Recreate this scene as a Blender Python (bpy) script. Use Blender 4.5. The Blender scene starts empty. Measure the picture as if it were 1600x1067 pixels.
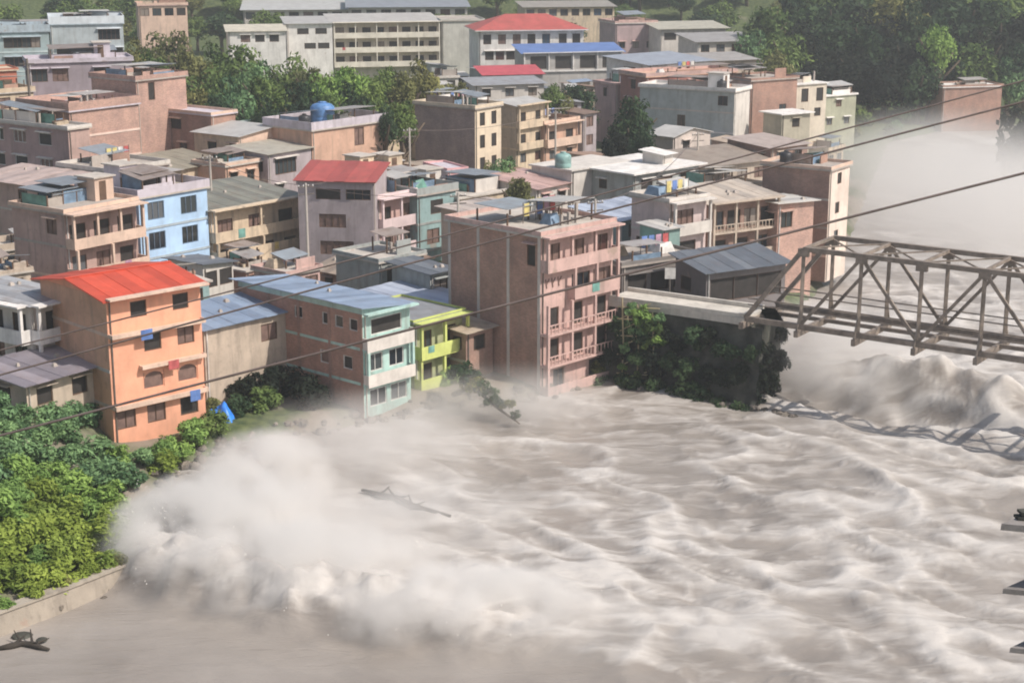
import bpy, math, random
import numpy as np
from math import radians, sin, cos, pi
from mathutils import Vector

scene = bpy.context.scene
col = scene.collection
random.seed(7)

# ------------------------------------------------------------------ camera
CH, PITCH, F = 38.0, radians(14.6), 2600.0
SP, CP = sin(PITCH), cos(PITCH)
cd = bpy.data.cameras.new('camera'); cam = bpy.data.objects.new('camera', cd); col.objects.link(cam)
cd.sensor_width = 36.0; cd.lens = 36.0 * F / 1600.0; cd.clip_start = 0.5; cd.clip_end = 6000
cam.location = (0, 0, CH); cam.rotation_euler = (pi / 2 - PITCH, 0, 0)
scene.camera = cam

# ------------------------------------------------------------------ sky, sun, exposure
SUN_EL, SUN_AZ = radians(48), radians(114)          # azimuth clockwise from +Y
w = bpy.data.worlds.new('World'); scene.world = w; w.use_nodes = True
nt = w.node_tree; bg = nt.nodes['Background']
sky = nt.nodes.new('ShaderNodeTexSky'); sky.sky_type = 'NISHITA'; sky.sun_disc = False
sky.sun_elevation = SUN_EL; sky.sun_rotation = SUN_AZ
sky.air_density = 1.2; sky.dust_density = 2.5
nt.links.new(sky.outputs[0], bg.inputs[0]); bg.inputs[1].default_value = 0.10
sd = bpy.data.lights.new('sun', 'SUN'); sd.energy = 4.5; sd.angle = radians(0.6); sd.color = (1.0, 0.93, 0.84)
sun = bpy.data.objects.new('sun', sd); col.objects.link(sun)
tosun = Vector((sin(SUN_AZ) * cos(SUN_EL), cos(SUN_AZ) * cos(SUN_EL), sin(SUN_EL)))
sun.rotation_euler = tosun.to_track_quat('Z', 'Y').to_euler(); sun.location = (150, -20, 160)
scene.view_settings.view_transform = 'Standard'; scene.view_settings.look = 'None'
scene.view_settings.gamma = 1.0; scene.view_settings.exposure = 0.12
scene.cycles.volume_bounces = 5; scene.cycles.max_bounces = 8
scene.cycles.volume_step_rate = 2.0; scene.cycles.volume_max_steps = 128
scene.cycles.use_denoising = True; scene.cycles.filter_width = 1.9

# ------------------------------------------------------------------ pixel helpers (pixels of the 1600 x 1067 photo)
def ray(px, py):
    dx, dy = (px - 800) / F, (533.5 - py) / F
    return dx, CP + dy * SP, -SP + dy * CP
def at(px, py, Y):
    x, y, z = ray(px, py); t = Y / y
    return Vector((x * t, Y, CH + z * t))
def atz(px, py, z):
    x, y, zz = ray(px, py); t = (z - CH) / zz
    return Vector((x * t, y * t, z))
def ground_at(px, py):
    z = 3.0
    for _ in range(12):
        p = atz(px, py, z); z = 0.5 * z + 0.5 * terrain(p.x, p.y)
    return Vector((p.x, p.y, terrain(p.x, p.y)))

# ------------------------------------------------------------------ terrain function
BANK = [(-400, -10), (-90, 58), (-45, 76), (-28, 83), (-22, 90.5), (-23.6, 98.5), (-24.2, 107), (-21.2, 115), (-12.3, 120), (-6.5, 124.6), (2.3, 127.4), (8.8, 133.2), (12, 134.5),
        (23, 146), (31, 165), (39, 190), (51, 235), (63, 278), (80, 298), (130, 312), (400, 300)]
POLY = np.array(BANK + [(900, 300), (900, 4000), (-2500, 4000), (-2500, -10)], float)
SEG = np.array(BANK, float)
def land_dist(x, y):
    """signed distance to the town's river bank, positive on land"""
    x = np.asarray(x, float); y = np.asarray(y, float)
    d = np.full(x.shape, 1e9)
    for a, b in zip(SEG[:-1], SEG[1:]):
        ab = b - a; t = np.clip(((x - a[0]) * ab[0] + (y - a[1]) * ab[1]) / (ab @ ab), 0, 1)
        d = np.minimum(d, np.hypot(x - a[0] - t * ab[0], y - a[1] - t * ab[1]))
    ins = np.zeros(x.shape, bool); n = len(POLY)
    for i in range(n):
        x0, y0 = POLY[i]; x1, y1 = POLY[(i + 1) % n]
        if y0 == y1: continue
        c = (y0 > y) != (y1 > y)
        ins ^= c & (x < (x1 - x0) * (y - y0) / (y1 - y0) + x0)
    return np.where(ins, d, -d)
def sm(t):
    t = np.clip(t, 0, 1); return t * t * (3 - 2 * t)
def terrain(x, y):
    sc = np.isscalar(x) or np.ndim(x) == 0
    x = np.atleast_1d(np.asarray(x, float)); y = np.atleast_1d(np.asarray(y, float))
    d = land_dist(x, y)
    z = np.where(d > 0, 0.9 * sm(d / 1.2) + 0.03 * np.clip(d, 0, 50) + 0.032 * np.clip(d - 50, 0, 180) + 3.6 * sm((-25.5 - x) / 11) * (1 - sm((y - 118) / 22)) * sm(d / 9), -2.2 * sm(-d / 3.0))
    h = y - 385 + np.clip(x - 60, 0, 200) * 0.55
    z = z + np.where(h > 0, 0.34 * np.clip(h, 0, 330), 0) * sm(h / 60)
    nb = 62 - y + np.clip(x - 14, 0, 10) * 0.9 - np.clip(-x - 20, 0, 400) * 2     # the near bank, under the camera
    z = np.where(d < 0, z + 5.0 * sm(nb / 6.0), z)
    return float(z[0]) if sc else z

# ------------------------------------------------------------------ noise
_rs = np.random.RandomState(3); _perm = _rs.permutation(512); _g = _rs.randn(512, 2); _g /= np.linalg.norm(_g, axis=1)[:, None]
def pn(x, y):
    xi = np.floor(x).astype(int); yi = np.floor(y).astype(int); xf = x - xi; yf = y - yi
    def gr(i, j, dx, dy):
        h = _perm[(_perm[i % 512] + j) % 512]; return _g[h, 0] * dx + _g[h, 1] * dy
    u = xf ** 3 * (xf * (xf * 6 - 15) + 10); v = yf ** 3 * (yf * (yf * 6 - 15) + 10)
    a = gr(xi, yi, xf, yf); b = gr(xi + 1, yi, xf - 1, yf); c = gr(xi, yi + 1, xf, yf - 1); e = gr(xi + 1, yi + 1, xf - 1, yf - 1)
    return (a * (1 - u) + b * u) * (1 - v) + (c * (1 - u) + e * u) * v
def fbm(x, y, o=4):
    s, a = 0, 1
    for _ in range(o):
        s = s + a * pn(x, y); x = x * 2.03 + 11.3; y = y * 2.03 + 5.7; a *= 0.5
    return s

# ------------------------------------------------------------------ mesh helpers
class MB:
    def __init__(s): s.v = []; s.f = []
    def quad(s, *p):
        n = len(s.v); s.v += [tuple(q) for q in p]; s.f.append(tuple(range(n, n + len(p))))
    def box(s, a, b):
        (x0, y0, z0), (x1, y1, z1) = a, b; n = len(s.v)
        s.v += [(x0, y0, z0), (x1, y0, z0), (x1, y1, z0), (x0, y1, z0), (x0, y0, z1), (x1, y0, z1), (x1, y1, z1), (x0, y1, z1)]
        s.f += [tuple(n + i for i in q) for q in ((0, 3, 2, 1), (4, 5, 6, 7), (0, 1, 5, 4), (1, 2, 6, 5), (2, 3, 7, 6), (3, 0, 4, 7))]
        return s
    def hexa(s, p):                                  # eight points, bottom ring then top ring
        n = len(s.v); s.v += [tuple(q) for q in p]
        s.f += [tuple(n + i for i in q) for q in ((0, 3, 2, 1), (4, 5, 6, 7), (0, 1, 5, 4), (1, 2, 6, 5), (2, 3, 7, 6), (3, 0, 4, 7))]
        return s
    def sheet(s, a, b, c, d, t):                     # a thin slab under four corners
        return s.hexa([(p[0], p[1], p[2] - t) for p in (a, b, c, d)] + [tuple(p) for p in (a, b, c, d)])
    def bar(s, p, q, w, h=None):
        p, q = Vector(p), Vector(q); h = h or w; d = (q - p).normalized()
        up = Vector((0, 0, 1)) if abs(d.z) < 0.95 else Vector((1, 0, 0))
        a = d.cross(up).normalized() * w / 2; b = a.cross(d).normalized() * h / 2
        return s.hexa([p - a - b, p + a - b, p + a + b, p - a + b, q - a - b, q + a - b, q + a + b, q - a + b])
    def tube(s, pts, rad, n=7):
        k = len(s.v); m = len(pts)
        for i, p in enumerate(pts):
            p = Vector(p); d = (Vector(pts[min(i + 1, m - 1)]) - Vector(pts[max(i - 1, 0)])).normalized()
            up = Vector((0, 0, 1)) if abs(d.z) < 0.9 else Vector((1, 0, 0))
            a = d.cross(up).normalized(); b = a.cross(d)
            r = rad[i] if isinstance(rad, (list, tuple)) else rad
            for j in range(n):
                t = 2 * pi * j / n; s.v.append(tuple(p + a * (r * cos(t)) + b * (r * sin(t))))
        for i in range(m - 1):
            for j in range(n):
                s.f.append((k + i * n + j, k + i * n + (j + 1) % n, k + (i + 1) * n + (j + 1) % n, k + (i + 1) * n + j))
        s.f.append(tuple(k + j for j in range(n))[::-1]); s.f.append(tuple(k + (m - 1) * n + j for j in range(n)))
        return s
    def lathe(s, prof, n=14, c=(0, 0)):
        k = len(s.v)
        for r, z in prof:
            for j in range(n):
                t = 2 * pi * j / n; s.v.append((c[0] + r * cos(t), c[1] + r * sin(t), z))
        for i in range(len(prof) - 1):
            for j in range(n):
                s.f.append((k + i * n + j, k + i * n + (j + 1) % n, k + (i + 1) * n + (j + 1) % n, k + (i + 1) * n + j))
        s.f.append(tuple(k + j for j in range(n))[::-1]); s.f.append(tuple(k + (len(prof) - 1) * n + j for j in range(n)))
        return s
    def mesh(s, name, m, smooth=False):
        me = bpy.data.meshes.new(name); me.from_pydata(s.v, [], s.f)
        if m: me.materials.append(m)
        if smooth: me.shade_smooth()
        me.update(); return me
def obj(name, data, parent=None, loc=(0, 0, 0), rz=0.0):
    o = bpy.data.objects.new(name, data); col.objects.link(o)
    if parent: o.parent = parent
    o.location = loc; o.rotation_euler = (0, 0, rz); return o
def part(name, mb, m, parent, smooth=False): return obj(name, mb.mesh(name, m, smooth), parent)
def tag(o, label=None, cat=None, group=None, kind=None):
    if label: o['label'] = label
    if cat: o['category'] = cat
    if group: o['group'] = group
    if kind: o['kind'] = kind
    return o
def empty(name, loc, rz=0.0): return obj(name, None, None, loc, rz)

# ------------------------------------------------------------------ materials
MATS = {}
def nodes_of(name):
    m = bpy.data.materials.new(name); m.use_nodes = True
    t = m.node_tree; return m, t, t.nodes['Principled BSDF'], t.links
def ramp(t, a, b, fac, p0=0.35, p1=0.65):
    r = t.nodes.new('ShaderNodeValToRGB'); e = r.color_ramp.elements
    e[0].position, e[0].color, e[1].position, e[1].color = p0, (*a, 1), p1, (*b, 1)
    t.links.new(fac, r.inputs[0]); return r.outputs[0]
def noise(t, scale, detail=4, vec=None, stretch=None, rough=0.55):
    n = t.nodes.new('ShaderNodeTexNoise'); n.inputs['Scale'].default_value = scale; n.inputs['Detail'].default_value = detail
    n.inputs['Roughness'].default_value = rough
    if vec is None: vec = t.nodes.new('ShaderNodeTexCoord').outputs['Object']
    if stretch:
        mp = t.nodes.new('ShaderNodeMapping'); mp.inputs['Scale'].default_value = stretch
        t.links.new(vec, mp.inputs[0]); vec = mp.outputs[0]
    t.links.new(vec, n.inputs['Vector']); return n.outputs['Fac']
def mix(t, a, b, fac, mode='MIX'):
    m = t.nodes.new('ShaderNodeMix'); m.data_type = 'RGBA'; m.blend_type = mode
    for sock, v in ((m.inputs['A'], a), (m.inputs['B'], b), (m.inputs['Factor'], fac)):
        if isinstance(v, (int, float)): sock.default_value = v
        elif isinstance(v, tuple): sock.default_value = (*v, 1)
        else: t.links.new(v, sock)
    return m.outputs['Result']
def bump(t, bs, h, dist=0.03, st=0.5):
    b = t.nodes.new('ShaderNodeBump'); b.inputs['Distance'].default_value = dist; b.inputs['Strength'].default_value = st
    t.links.new(h, b.inputs['Height']); t.links.new(b.outputs[0], bs.inputs['Normal'])
def sc3(c, k): return tuple(min(1, x * k) for x in c)
def shifted(t):
    a = t.nodes.new('ShaderNodeTexCoord'); b = t.nodes.new('ShaderNodeObjectInfo'); c = t.nodes.new('ShaderNodeVectorMath'); c.operation = 'MULTIPLY_ADD'
    t.links.new(b.outputs['Random'], c.inputs[0]); c.inputs[1].default_value = (61, 47, 53); t.links.new(a.outputs['Object'], c.inputs[2]); return c.outputs[0]
def plaster(c, dirt=0.5, key=None):
    """painted or bare render with blotches, rain streaks and grime of its own"""
    dirt = min(.95, dirt * 1.45); k = ('p', c, dirt)
    if k in MATS: return MATS[k]
    m, t, bs, L = nodes_of('plaster'); tc = shifted(t)
    base = ramp(t, sc3(c, 0.82), sc3(c, 1.12), noise(t, 0.55, 5, tc), 0.3, 0.7)
    grime = mix(t, c, (0.16, 0.135, 0.115), 0.75)
    st = ramp(t, (0, 0, 0), (1, 1, 1), noise(t, 1.0, 5, tc, (1.6, 1.6, 0.22)), 0.5, 0.78)
    mu = t.nodes.new('ShaderNodeMath'); mu.operation = 'MULTIPLY'; mu.inputs[1].default_value = dirt; L.new(st, mu.inputs[0])
    out = mix(t, base, grime, mu.outputs[0])
    bl = ramp(t, (0, 0, 0), (1, 1, 1), noise(t, 2.3, 6, tc), 0.55, 0.75)
    mu2 = t.nodes.new('ShaderNodeMath'); mu2.operation = 'MULTIPLY'; mu2.inputs[1].default_value = dirt * 0.6; L.new(bl, mu2.inputs[0])
    out = mix(t, out, sc3(c, 0.55), mu2.outputs[0])
    pt = ramp(t, (0, 0, 0), (1, 1, 1), noise(t, 0.45, 5, tc, None, .6), 0.66, 0.70)
    mu3 = t.nodes.new('ShaderNodeMath'); mu3.operation = 'MULTIPLY'; mu3.inputs[1].default_value = dirt * .8; L.new(pt, mu3.inputs[0])
    out = mix(t, out, (.34, .25, .20), mu3.outputs[0])
    L.new(out, bs.inputs['Base Color']); bs.inputs['Roughness'].default_value = 0.88
    bump(t, bs, noise(t, 9, 4, tc), 0.03, 0.5)
    MATS[k] = m; return m
def brick(c, dirt=0.35, mortar=(0.36, 0.30, 0.26)):
    k = ('b', c, dirt)
    if k in MATS: return MATS[k]
    m, t, bs, L = nodes_of('brickwork'); tcn = t.nodes.new('ShaderNodeTexCoord'); tc = tcn.outputs['Object']
    sx = t.nodes.new('ShaderNodeSeparateXYZ'); L.new(tc, sx.inputs[0])
    ad = t.nodes.new('ShaderNodeMath'); L.new(sx.outputs[0], ad.inputs[0]); L.new(sx.outputs[1], ad.inputs[1])
    cb = t.nodes.new('ShaderNodeCombineXYZ'); L.new(ad.outputs[0], cb.inputs[0]); L.new(sx.outputs[2], cb.inputs[1])
    b = t.nodes.new('ShaderNodeTexBrick'); L.new(cb.outputs[0], b.inputs['Vector'])
    b.inputs['Scale'].default_value = 1.0; b.inputs['Brick Width'].default_value = 0.23; b.inputs['Row Height'].default_value = 0.085
    b.inputs['Mortar Size'].default_value = 0.012; b.inputs['Color1'].default_value = (*sc3(c, 0.85), 1)
    b.inputs['Color2'].default_value = (*sc3(c, 1.2), 1); b.inputs['Mortar'].default_value = (*mortar, 1)
    v = ramp(t, (0.72, 0.72, 0.74), (1.12, 1.08, 1.05), noise(t, 0.5, 5, tc), 0.3, 0.7)
    out = mix(t, b.outputs[0], v, 1.0, 'MULTIPLY')
    st = ramp(t, (0, 0, 0), (dirt, dirt, dirt), noise(t, 1.0, 5, tc, (1.4, 1.4, 0.25)), 0.5, 0.75)
    out = mix(t, out, (0.2, 0.165, 0.14), st)
    L.new(out, bs.inputs['Base Color']); bs.inputs['Roughness'].default_value = 0.92
    bump(t, bs, b.outputs[1], 0.02, 0.4)
    MATS[k] = m; return m
def tin(c, rust=0.35, axis=0, gloss=0.5):
    k = ('t', c, rust, axis)
    if k in MATS: return MATS[k]
    m, t, bs, L = nodes_of('tin_sheet'); tc = t.nodes.new('ShaderNodeTexCoord').outputs['Object']; tcs = shifted(t)
    wv = t.nodes.new('ShaderNodeTexWave'); wv.bands_direction = 'XY'[axis]; wv.inputs['Scale'].default_value = 2.2
    L.new(tc, wv.inputs['Vector'])
    base = ramp(t, sc3(c, 0.85), sc3(c, 1.1), noise(t, 0.6, 4, tc), 0.3, 0.7)
    rs = ramp(t, (0, 0, 0), (rust, rust, rust), noise(t, 0.8, 6, tcs, (1, 1, 1), 0.65), 0.5, 0.7)
    out = mix(t, base, (0.2, 0.12, 0.08), rs)
    oi = t.nodes.new('ShaderNodeObjectInfo'); out = mix(t, out, ramp(t, (.74, .74, .76), (1.12, 1.1, 1.08), oi.outputs['Random'], 0, 1), 1.0, 'MULTIPLY')
    L.new(out, bs.inputs['Base Color']); bs.inputs['Roughness'].default_value = gloss; bs.inputs['Metallic'].default_value = 0.15
    bump(t, bs, wv.outputs[1], 0.05, 0.6)
    MATS[k] = m; return m
def plain(c, rough=0.8, metal=0.0, var=0.25, scale=1.5):
    k = ('s', c, rough, metal)
    if k in MATS: return MATS[k]
    m, t, bs, L = nodes_of('surface')
    L.new(ramp(t, sc3(c, 1 - var), sc3(c, 1 + var), noise(t, scale, 5)), bs.inputs['Base Color'])
    bs.inputs['Roughness'].default_value = rough; bs.inputs['Metallic'].default_value = metal
    MATS[k] = m; return m
def leafmat(dark, light, key):
    if key in MATS: return MATS[key]
    m, t, bs, L = nodes_of('leaves_' + key)
    at_ = t.nodes.new('ShaderNodeAttribute'); at_.attribute_name = 'tone'
    c = ramp(t, dark, light, at_.outputs['Fac'], 0.0, 1.0)
    oi = t.nodes.new('ShaderNodeObjectInfo')
    c = mix(t, c, ramp(t, (0.75, 0.8, 0.8), (1.2, 1.15, 1.0), oi.outputs['Random'], 0, 1), 1.0, 'MULTIPLY')
    L.new(c, bs.inputs['Base Color']); bs.inputs['Roughness'].default_value = 0.7; bs.inputs['Specular IOR Level'].default_value = 0.15
    tr = t.nodes.new('ShaderNodeBsdfTranslucent'); L.new(c, tr.inputs[0])
    mx = t.nodes.new('ShaderNodeMixShader'); mx.inputs[0].default_value = 0.28
    L.new(bs.outputs[0], mx.inputs[1]); L.new(tr.outputs[0], mx.inputs[2])
    L.new(mx.outputs[0], t.nodes['Material Output'].inputs['Surface']); MATS[key] = m; return m
def curtain_ramp(t, fac):
    r = t.nodes.new('ShaderNodeValToRGB'); r.color_ramp.interpolation = 'CONSTANT'; e = r.color_ramp.elements
    cs = [(0, (.015, .02, .028)), (.3, (.05, .06, .065)), (.5, (.025, .03, .03)), (.68, (.12, .13, .14)), (.8, (.26, .22, .19)), (.9, (.10, .05, .045)), (.95, (.05, .09, .14))]
    e[0].position, e[0].color = 0, (*cs[0][1], 1); e[1].position, e[1].color = cs[1][0], (*cs[1][1], 1)
    for p_, c_ in cs[2:]: k_ = e.new(p_); k_.color = (*c_, 1)
    t.links.new(fac, r.inputs[0]); return r.outputs[0]
def glassmat():
    if 'glass' in MATS: return MATS['glass']
    m, t, bs, L = nodes_of('window_glass')
    oi = t.nodes.new('ShaderNodeObjectInfo')
    L.new(curtain_ramp(t, oi.outputs['Random']), bs.inputs['Base Color'])
    bs.inputs['Roughness'].default_value = 0.12; MATS['glass'] = m; return m
CONC = plaster((0.42, 0.37, 0.33), 0.55); CONC2 = plaster((0.52, 0.47, 0.42), 0.4); OPENING_SHADE = plain((0.035, 0.03, 0.028), 0.9)
WOODF = plain((0.12, 0.07, 0.045), 0.7); WHITEF = plain((0.62, 0.6, 0.57), 0.6); BARK = plain((0.11, 0.08, 0.055), 0.95)
IRON = plain((0.17, 0.145, 0.125), 0.65, 0.2); CLOTHS = [plain(c_, .9) for c_ in ((.6, .58, .55), (.45, .10, .10), (.10, .18, .42), (.55, .42, .15), (.45, .25, .35), (.15, .32, .28))]; TAN_ = plain((.42, .34, .25), .85); TAR1 = plain((.16, .24, .34), .6); TAR2 = plain((.12, .27, .22), .6); SHUT = plain((0.19, 0.12, 0.1), 0.8)

# ------------------------------------------------------------------ houses
WIN_CACHE = {}
def window(parent, w_, h_, style, loc, rz, rec, wallmat, fmat, shade=None):
    key = (round(w_, 2), round(h_, 2), style, fmat.name, wallmat.name if style == 'arch' else '')
    if key not in WIN_CACHE:
        fr = MB(); t = 0.075; y0, y1 = rec - 0.11, rec - 0.02
        if style == 'void':
            t = 0.05
        fr.box((-w_ / 2, y0, 0), (-w_ / 2 + t, y1, h_)).box((w_ / 2 - t, y0, 0), (w_ / 2, y1, h_))
        fr.box((-w_ / 2 + t, y0, 0), (w_ / 2 - t, y1, t)).box((-w_ / 2 + t, y0, h_ - t), (w_ / 2 - t, y1, h_))
        n = max(1, int(round(w_ / 0.75)))
        for i in range(1, n if style in ('glass', 'shutter') else 1):
            x = -w_ / 2 + w_ * i / n; fr.box((x - t / 2.5, y0, t), (x + t / 2.5, y1, h_ - t))
        if style == 'arch':
            k = 7; r = w_ / 2 - t
            for s in (-1, 1):
                for i in range(k):
                    a0, a1 = pi / 2 * i / k, pi / 2 * (i + 1) / k
                    x0, x1 = s * r * cos(a0), s * r * cos(a1)
                    z0, z1 = h_ - t - 0.62 * r * (1 - sin(a0)), h_ - t - 0.62 * r * (1 - sin(a1))
                    fr.quad((x0, 0.01, z0), (x1, 0.01, z1), (x1, 0.01, h_), (x0, 0.01, h_))
                    fr.quad((x0, 0.01, z0), (x1, 0.01, z1), (x1, y1, z1), (x0, y1, z0))
        pn_ = MB().box((-w_ / 2 + 0.01, rec - 0.045, 0.01), (w_ / 2 - 0.01, rec - 0.03, h_ - 0.01))
        fm = fmat if style != 'arch' else wallmat
        pm = {'glass': glassmat(), 'dark': OPENING_SHADE, 'void': OPENING_SHADE, 'arch': SHUT, 'shutter': SHUT}[style]  # dark and void openings get a black sheet, the room's shade as colour
        WIN_CACHE[key] = (fr.mesh('window', fm), pn_.mesh('pane_or_shade', pm))
    a, b = WIN_CACHE[key]
    o = obj('window', a, parent, loc, rz); obj('pane_or_shade', b, o)
    if shade:
        k2 = ('shade', round(w_, 2), round(h_, 2), shade.name)
        if k2 not in WIN_CACHE: WIN_CACHE[k2] = MB().hexa([(-w_ / 2 - .2, -.42, h_ + .1), (w_ / 2 + .2, -.42, h_ + .1), (w_ / 2 + .2, .03, h_ + .13), (-w_ / 2 - .2, .03, h_ + .13), (-w_ / 2 - .2, -.42, h_ + .17), (w_ / 2 + .2, -.42, h_ + .17), (w_ / 2 + .2, .03, h_ + .24), (-w_ / 2 - .2, .03, h_ + .24)]).mesh('sunshade', shade)
        obj('sunshade', WIN_CACHE[k2], o)
    return o

def W(us=2, w=1.1, h=1.2, s=0.95, st='glass', gal=None): return dict(us=us, w=w, h=h, s=s, st=st, gal=gal)
def G(p=1.0, ph=0.9, posts=3, us=3, w=1.1, h=1.7, s=0.1, st='dark', rng=(0, 1), rail=False):
    return dict(us=us, w=w, h=h, s=s, st=st, gal=(p, ph, posts, rng, rail))

def facade(mb, P, L, H, ops, rec):
    us = sorted({0.0, L} | {o[0] for o in ops} | {o[2] for o in ops}); vs = sorted({0.0, H} | {o[1] for o in ops} | {o[3] for o in ops})
    for i in range(len(us) - 1):
        for j in range(len(vs) - 1):
            uc, vc = (us[i] + us[i + 1]) / 2, (vs[j] + vs[j + 1]) / 2
            if any(o[0] < uc < o[2] and o[1] < vc < o[3] for o in ops): continue
            mb.quad(P(us[i], 0, vs[j]), P(us[i + 1], 0, vs[j]), P(us[i + 1], 0, vs[j + 1]), P(us[i], 0, vs[j + 1]))
    for u0, v0, u1, v1 in ops:
        c = [(u0, v0), (u1, v0), (u1, v1), (u0, v1)]
        for a, b in zip(c, c[1:] + c[:1]):
            mb.quad(P(a[0], 0, a[1]), P(b[0], 0, b[1]), P(b[0], -rec, b[1]), P(a[0], -rec, a[1]))
        mb.quad(*[P(u, -rec, v) for u, v in c])

def solve(N, dx, dy, px):
    u = (px - 800) / F
    return (u * (N.y * CP + (CH - N.z) * SP) - N.x) / (dx - u * dy * CP)

HOUSES = {}; FOOT = []
def MB_tri(a, b, c):
    m = MB(); m.quad(a, b, c); return m
def house(name, label, nc, Y, a, xr=None, L=None, xl=None, D=None, sh=2.85, F_=None, S_=None, wall=None, swall=None, roof=('flat', 0.6),
          roofmat=None, trim=None, frame=None, gmat=None, cat='house', group=None, base=None, clutter=0, over=0.25, band=None, quoin=None, shades=None):
    a = radians(a); N = at(nc[0], nc[1], Y)
    if L is None: L = solve(N, sin(a), cos(a), xr)
    if D is None: D = solve(N, -cos(a), sin(a), xl)
    L, D = max(L, 1.5), max(D, 1.5)
    if base is None:
        pts = [(N.x + sin(a) * i * L - cos(a) * j * D, N.y + cos(a) * i * L + sin(a) * j * D) for i in (0, 1) for j in (0, 1)]
        base = min(terrain(x, y) for x, y in pts) - 0.4
    H = N.z - base
    root = empty(name, (N.x, N.y, base), pi / 2 - a); tag(root, label, cat, group)
    HOUSES[label] = (root, L, D, H); FOOT.append((N.x, N.y, a, L, D, name))
    wall = wall or CONC; trim = trim or wall; frame = frame or WOODF; gmat = gmat or trim
    rnd = random.Random(int(nc[0] * 7 + nc[1] * 13))
    rec = 0.16; PF = lambda u, o, v: (u, -o, v); PS = lambda u, o, v: (-o, u, v)
    if S_ is None and swall is None and D > 3.5 and name != 'blank_wall_house' and Y < 260:
        S_ = [W(rnd.choice([[.3], [.65], [.25, .7], [.5]]), rnd.uniform(.9, 1.4), rnd.uniform(1.0, 1.4), .85, 'dark') if rnd.random() < .6 else None for _ in range(6)]
    sband = rnd.random() < .6 and Y < 250
    allops = {}; shades = (rnd.random() < .6) if shades is None else shades
    for key, spec, P, len_, rz in (('F', F_, PF, L, 0.0), ('S', S_, PS, D, -pi / 2)):
        ops = []
        if spec is not None:
            ns = int(H / sh) if isinstance(spec, dict) else len(spec)
            for k in range(ns):
                e = spec if isinstance(spec, dict) else spec[k]
                z1 = H - k * sh; z0 = z1 - sh
                if e is None or z0 < -0.3: continue
                us = e['us']; us = [(i + 0.5) / us for i in range(us)] if isinstance(us, int) else us
                for u in us:
                    uc = u * len_; ww = min(e['w'] * (1.0 if name == 'orange_house' else 1.16), len_ * 0.9); u0, u1 = uc - ww / 2, uc + ww / 2
                    if u0 < 0.05 or u1 > len_ - 0.05: continue
                    v0 = max(z0 + e['s'], 0.02); v1 = min(v0 + e['h'] * 1.06, z1 - 0.15)
                    if v1 - v0 < 0.3: continue
                    ops.append((u0, v0, u1, v1))
                    wst = e['st'] if (e['st'] in ('arch', 'void') or rnd.random() < .55) else rnd.choice(['glass', 'shutter', 'dark'])
                    window(root, ww, v1 - v0, wst, P(uc, 0, v0), rz, rec, wall, frame, trim if (shades and not e['gal'] and e['st'] != 'arch' and z1 - v1 > .5) else None)
                if e['gal']:
                    p, ph, posts, rg, rail = e['gal']; ua, ub = rg[0] * len_, rg[1] * len_
                    def bx(m, u0, o0, v0, u1, o1, v1):
                        A, B = P(u0, o0, v0), P(u1, o1, v1)
                        m.box(tuple(min(x, y) for x, y in zip(A, B)), tuple(max(x, y) for x, y in zip(A, B)))
                    m = MB(); bx(m, ua, -0.06, z0 - 0.2, ub, p, z0); bal = part('balcony', m, trim, root)
                    if rail:
                        m = MB(); nb = max(3, int((ub - ua) / 0.42))
                        bx(m, ua, p - 0.1, z0 + ph - 0.08, ub, p - 0.02, z0 + ph)
                        for i in range(nb + 1):
                            uu = ua + 0.04 + (ub - ua - 0.08) * i / nb; bx(m, uu - 0.035, p - 0.09, z0 + 0.003, uu + 0.035, p - 0.03, z0 + ph - 0.083)
                        part('railing', m, gmat, bal)
                    else:
                        m = MB(); bx(m, ua, p - 0.13, z0 - 0.2 - 0.003, ub, p + 0.004, z0 + ph)
                        bx(m, ua, -0.02, z0 + 0.003, ua + 0.12, p - 0.133, z0 + ph); bx(m, ub - 0.12, -0.02, z0 + 0.003, ub, p - 0.133, z0 + ph)
                        part('parapet', m, gmat, bal)
                    if rnd.random() < .45:
                        uu = rnd.uniform(ua + .2, ub - 1.2); m = MB(); bx(m, uu, p + .012, z0 + ph - rnd.uniform(.5, .9), uu + rnd.uniform(.5, 1.0), p + .035, z0 + ph + .02); part('cloth', m, rnd.choice(CLOTHS), bal)
                    for i in range(posts):
                        uu = ua + 0.14 + (ub - ua - 0.28) * (i / max(1, posts - 1))
                        m = MB(); bx(m, uu - 0.11, p - 0.25, z0 + (ph if not rail else 0.004) + 0.002, uu + 0.11, p - 0.02, z1 - 0.205 if k else z1 - 0.004)
                        part('post', m, trim, bal)
                    if k == 0:
                        m = MB(); bx(m, ua - 0.2, 0.3, z1 - 0.003, ub + 0.2, p + 0.35, z1 + 0.13); part('canopy', m, trim, root)
        allops[key] = ops
    mf, ms = MB(), MB()
    facade(mf, PF, L, H, allops['F'], rec)
    facade(ms, PS, D, H, allops['S'], rec)
    mf.quad((L, 0, 0), (L, D, 0), (L, D, H), (L, 0, H)); mf.quad((0, D, 0), (L, D, 0), (L, D, H), (0, D, H)); mf.quad((0, 0, H), (L, 0, H), (L, D, H), (0, D, H))
    part('wall', mf, wall, root); part('side_wall', ms, swall or wall, root)
    if band:                                            # floor bands that show on the front
        for k in range(1, int(H / sh) + 1):
            z = H - k * sh
            if z < 0.3: break
            part('floor_band', MB().box((-0.05, -0.06, z - 0.14), (L + 0.04, 0.02, z + 0.1)), band, root)
    if sband:
        for k in range(1, int(H / sh) + 1):
            z = H - k * sh
            if z < 0.3: break
            part('floor_band', MB().box((-.035, .01, z - .12), (.02, D - .01, z + .1)), rnd.choice([CONC, CONC2, trim]), root)
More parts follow.
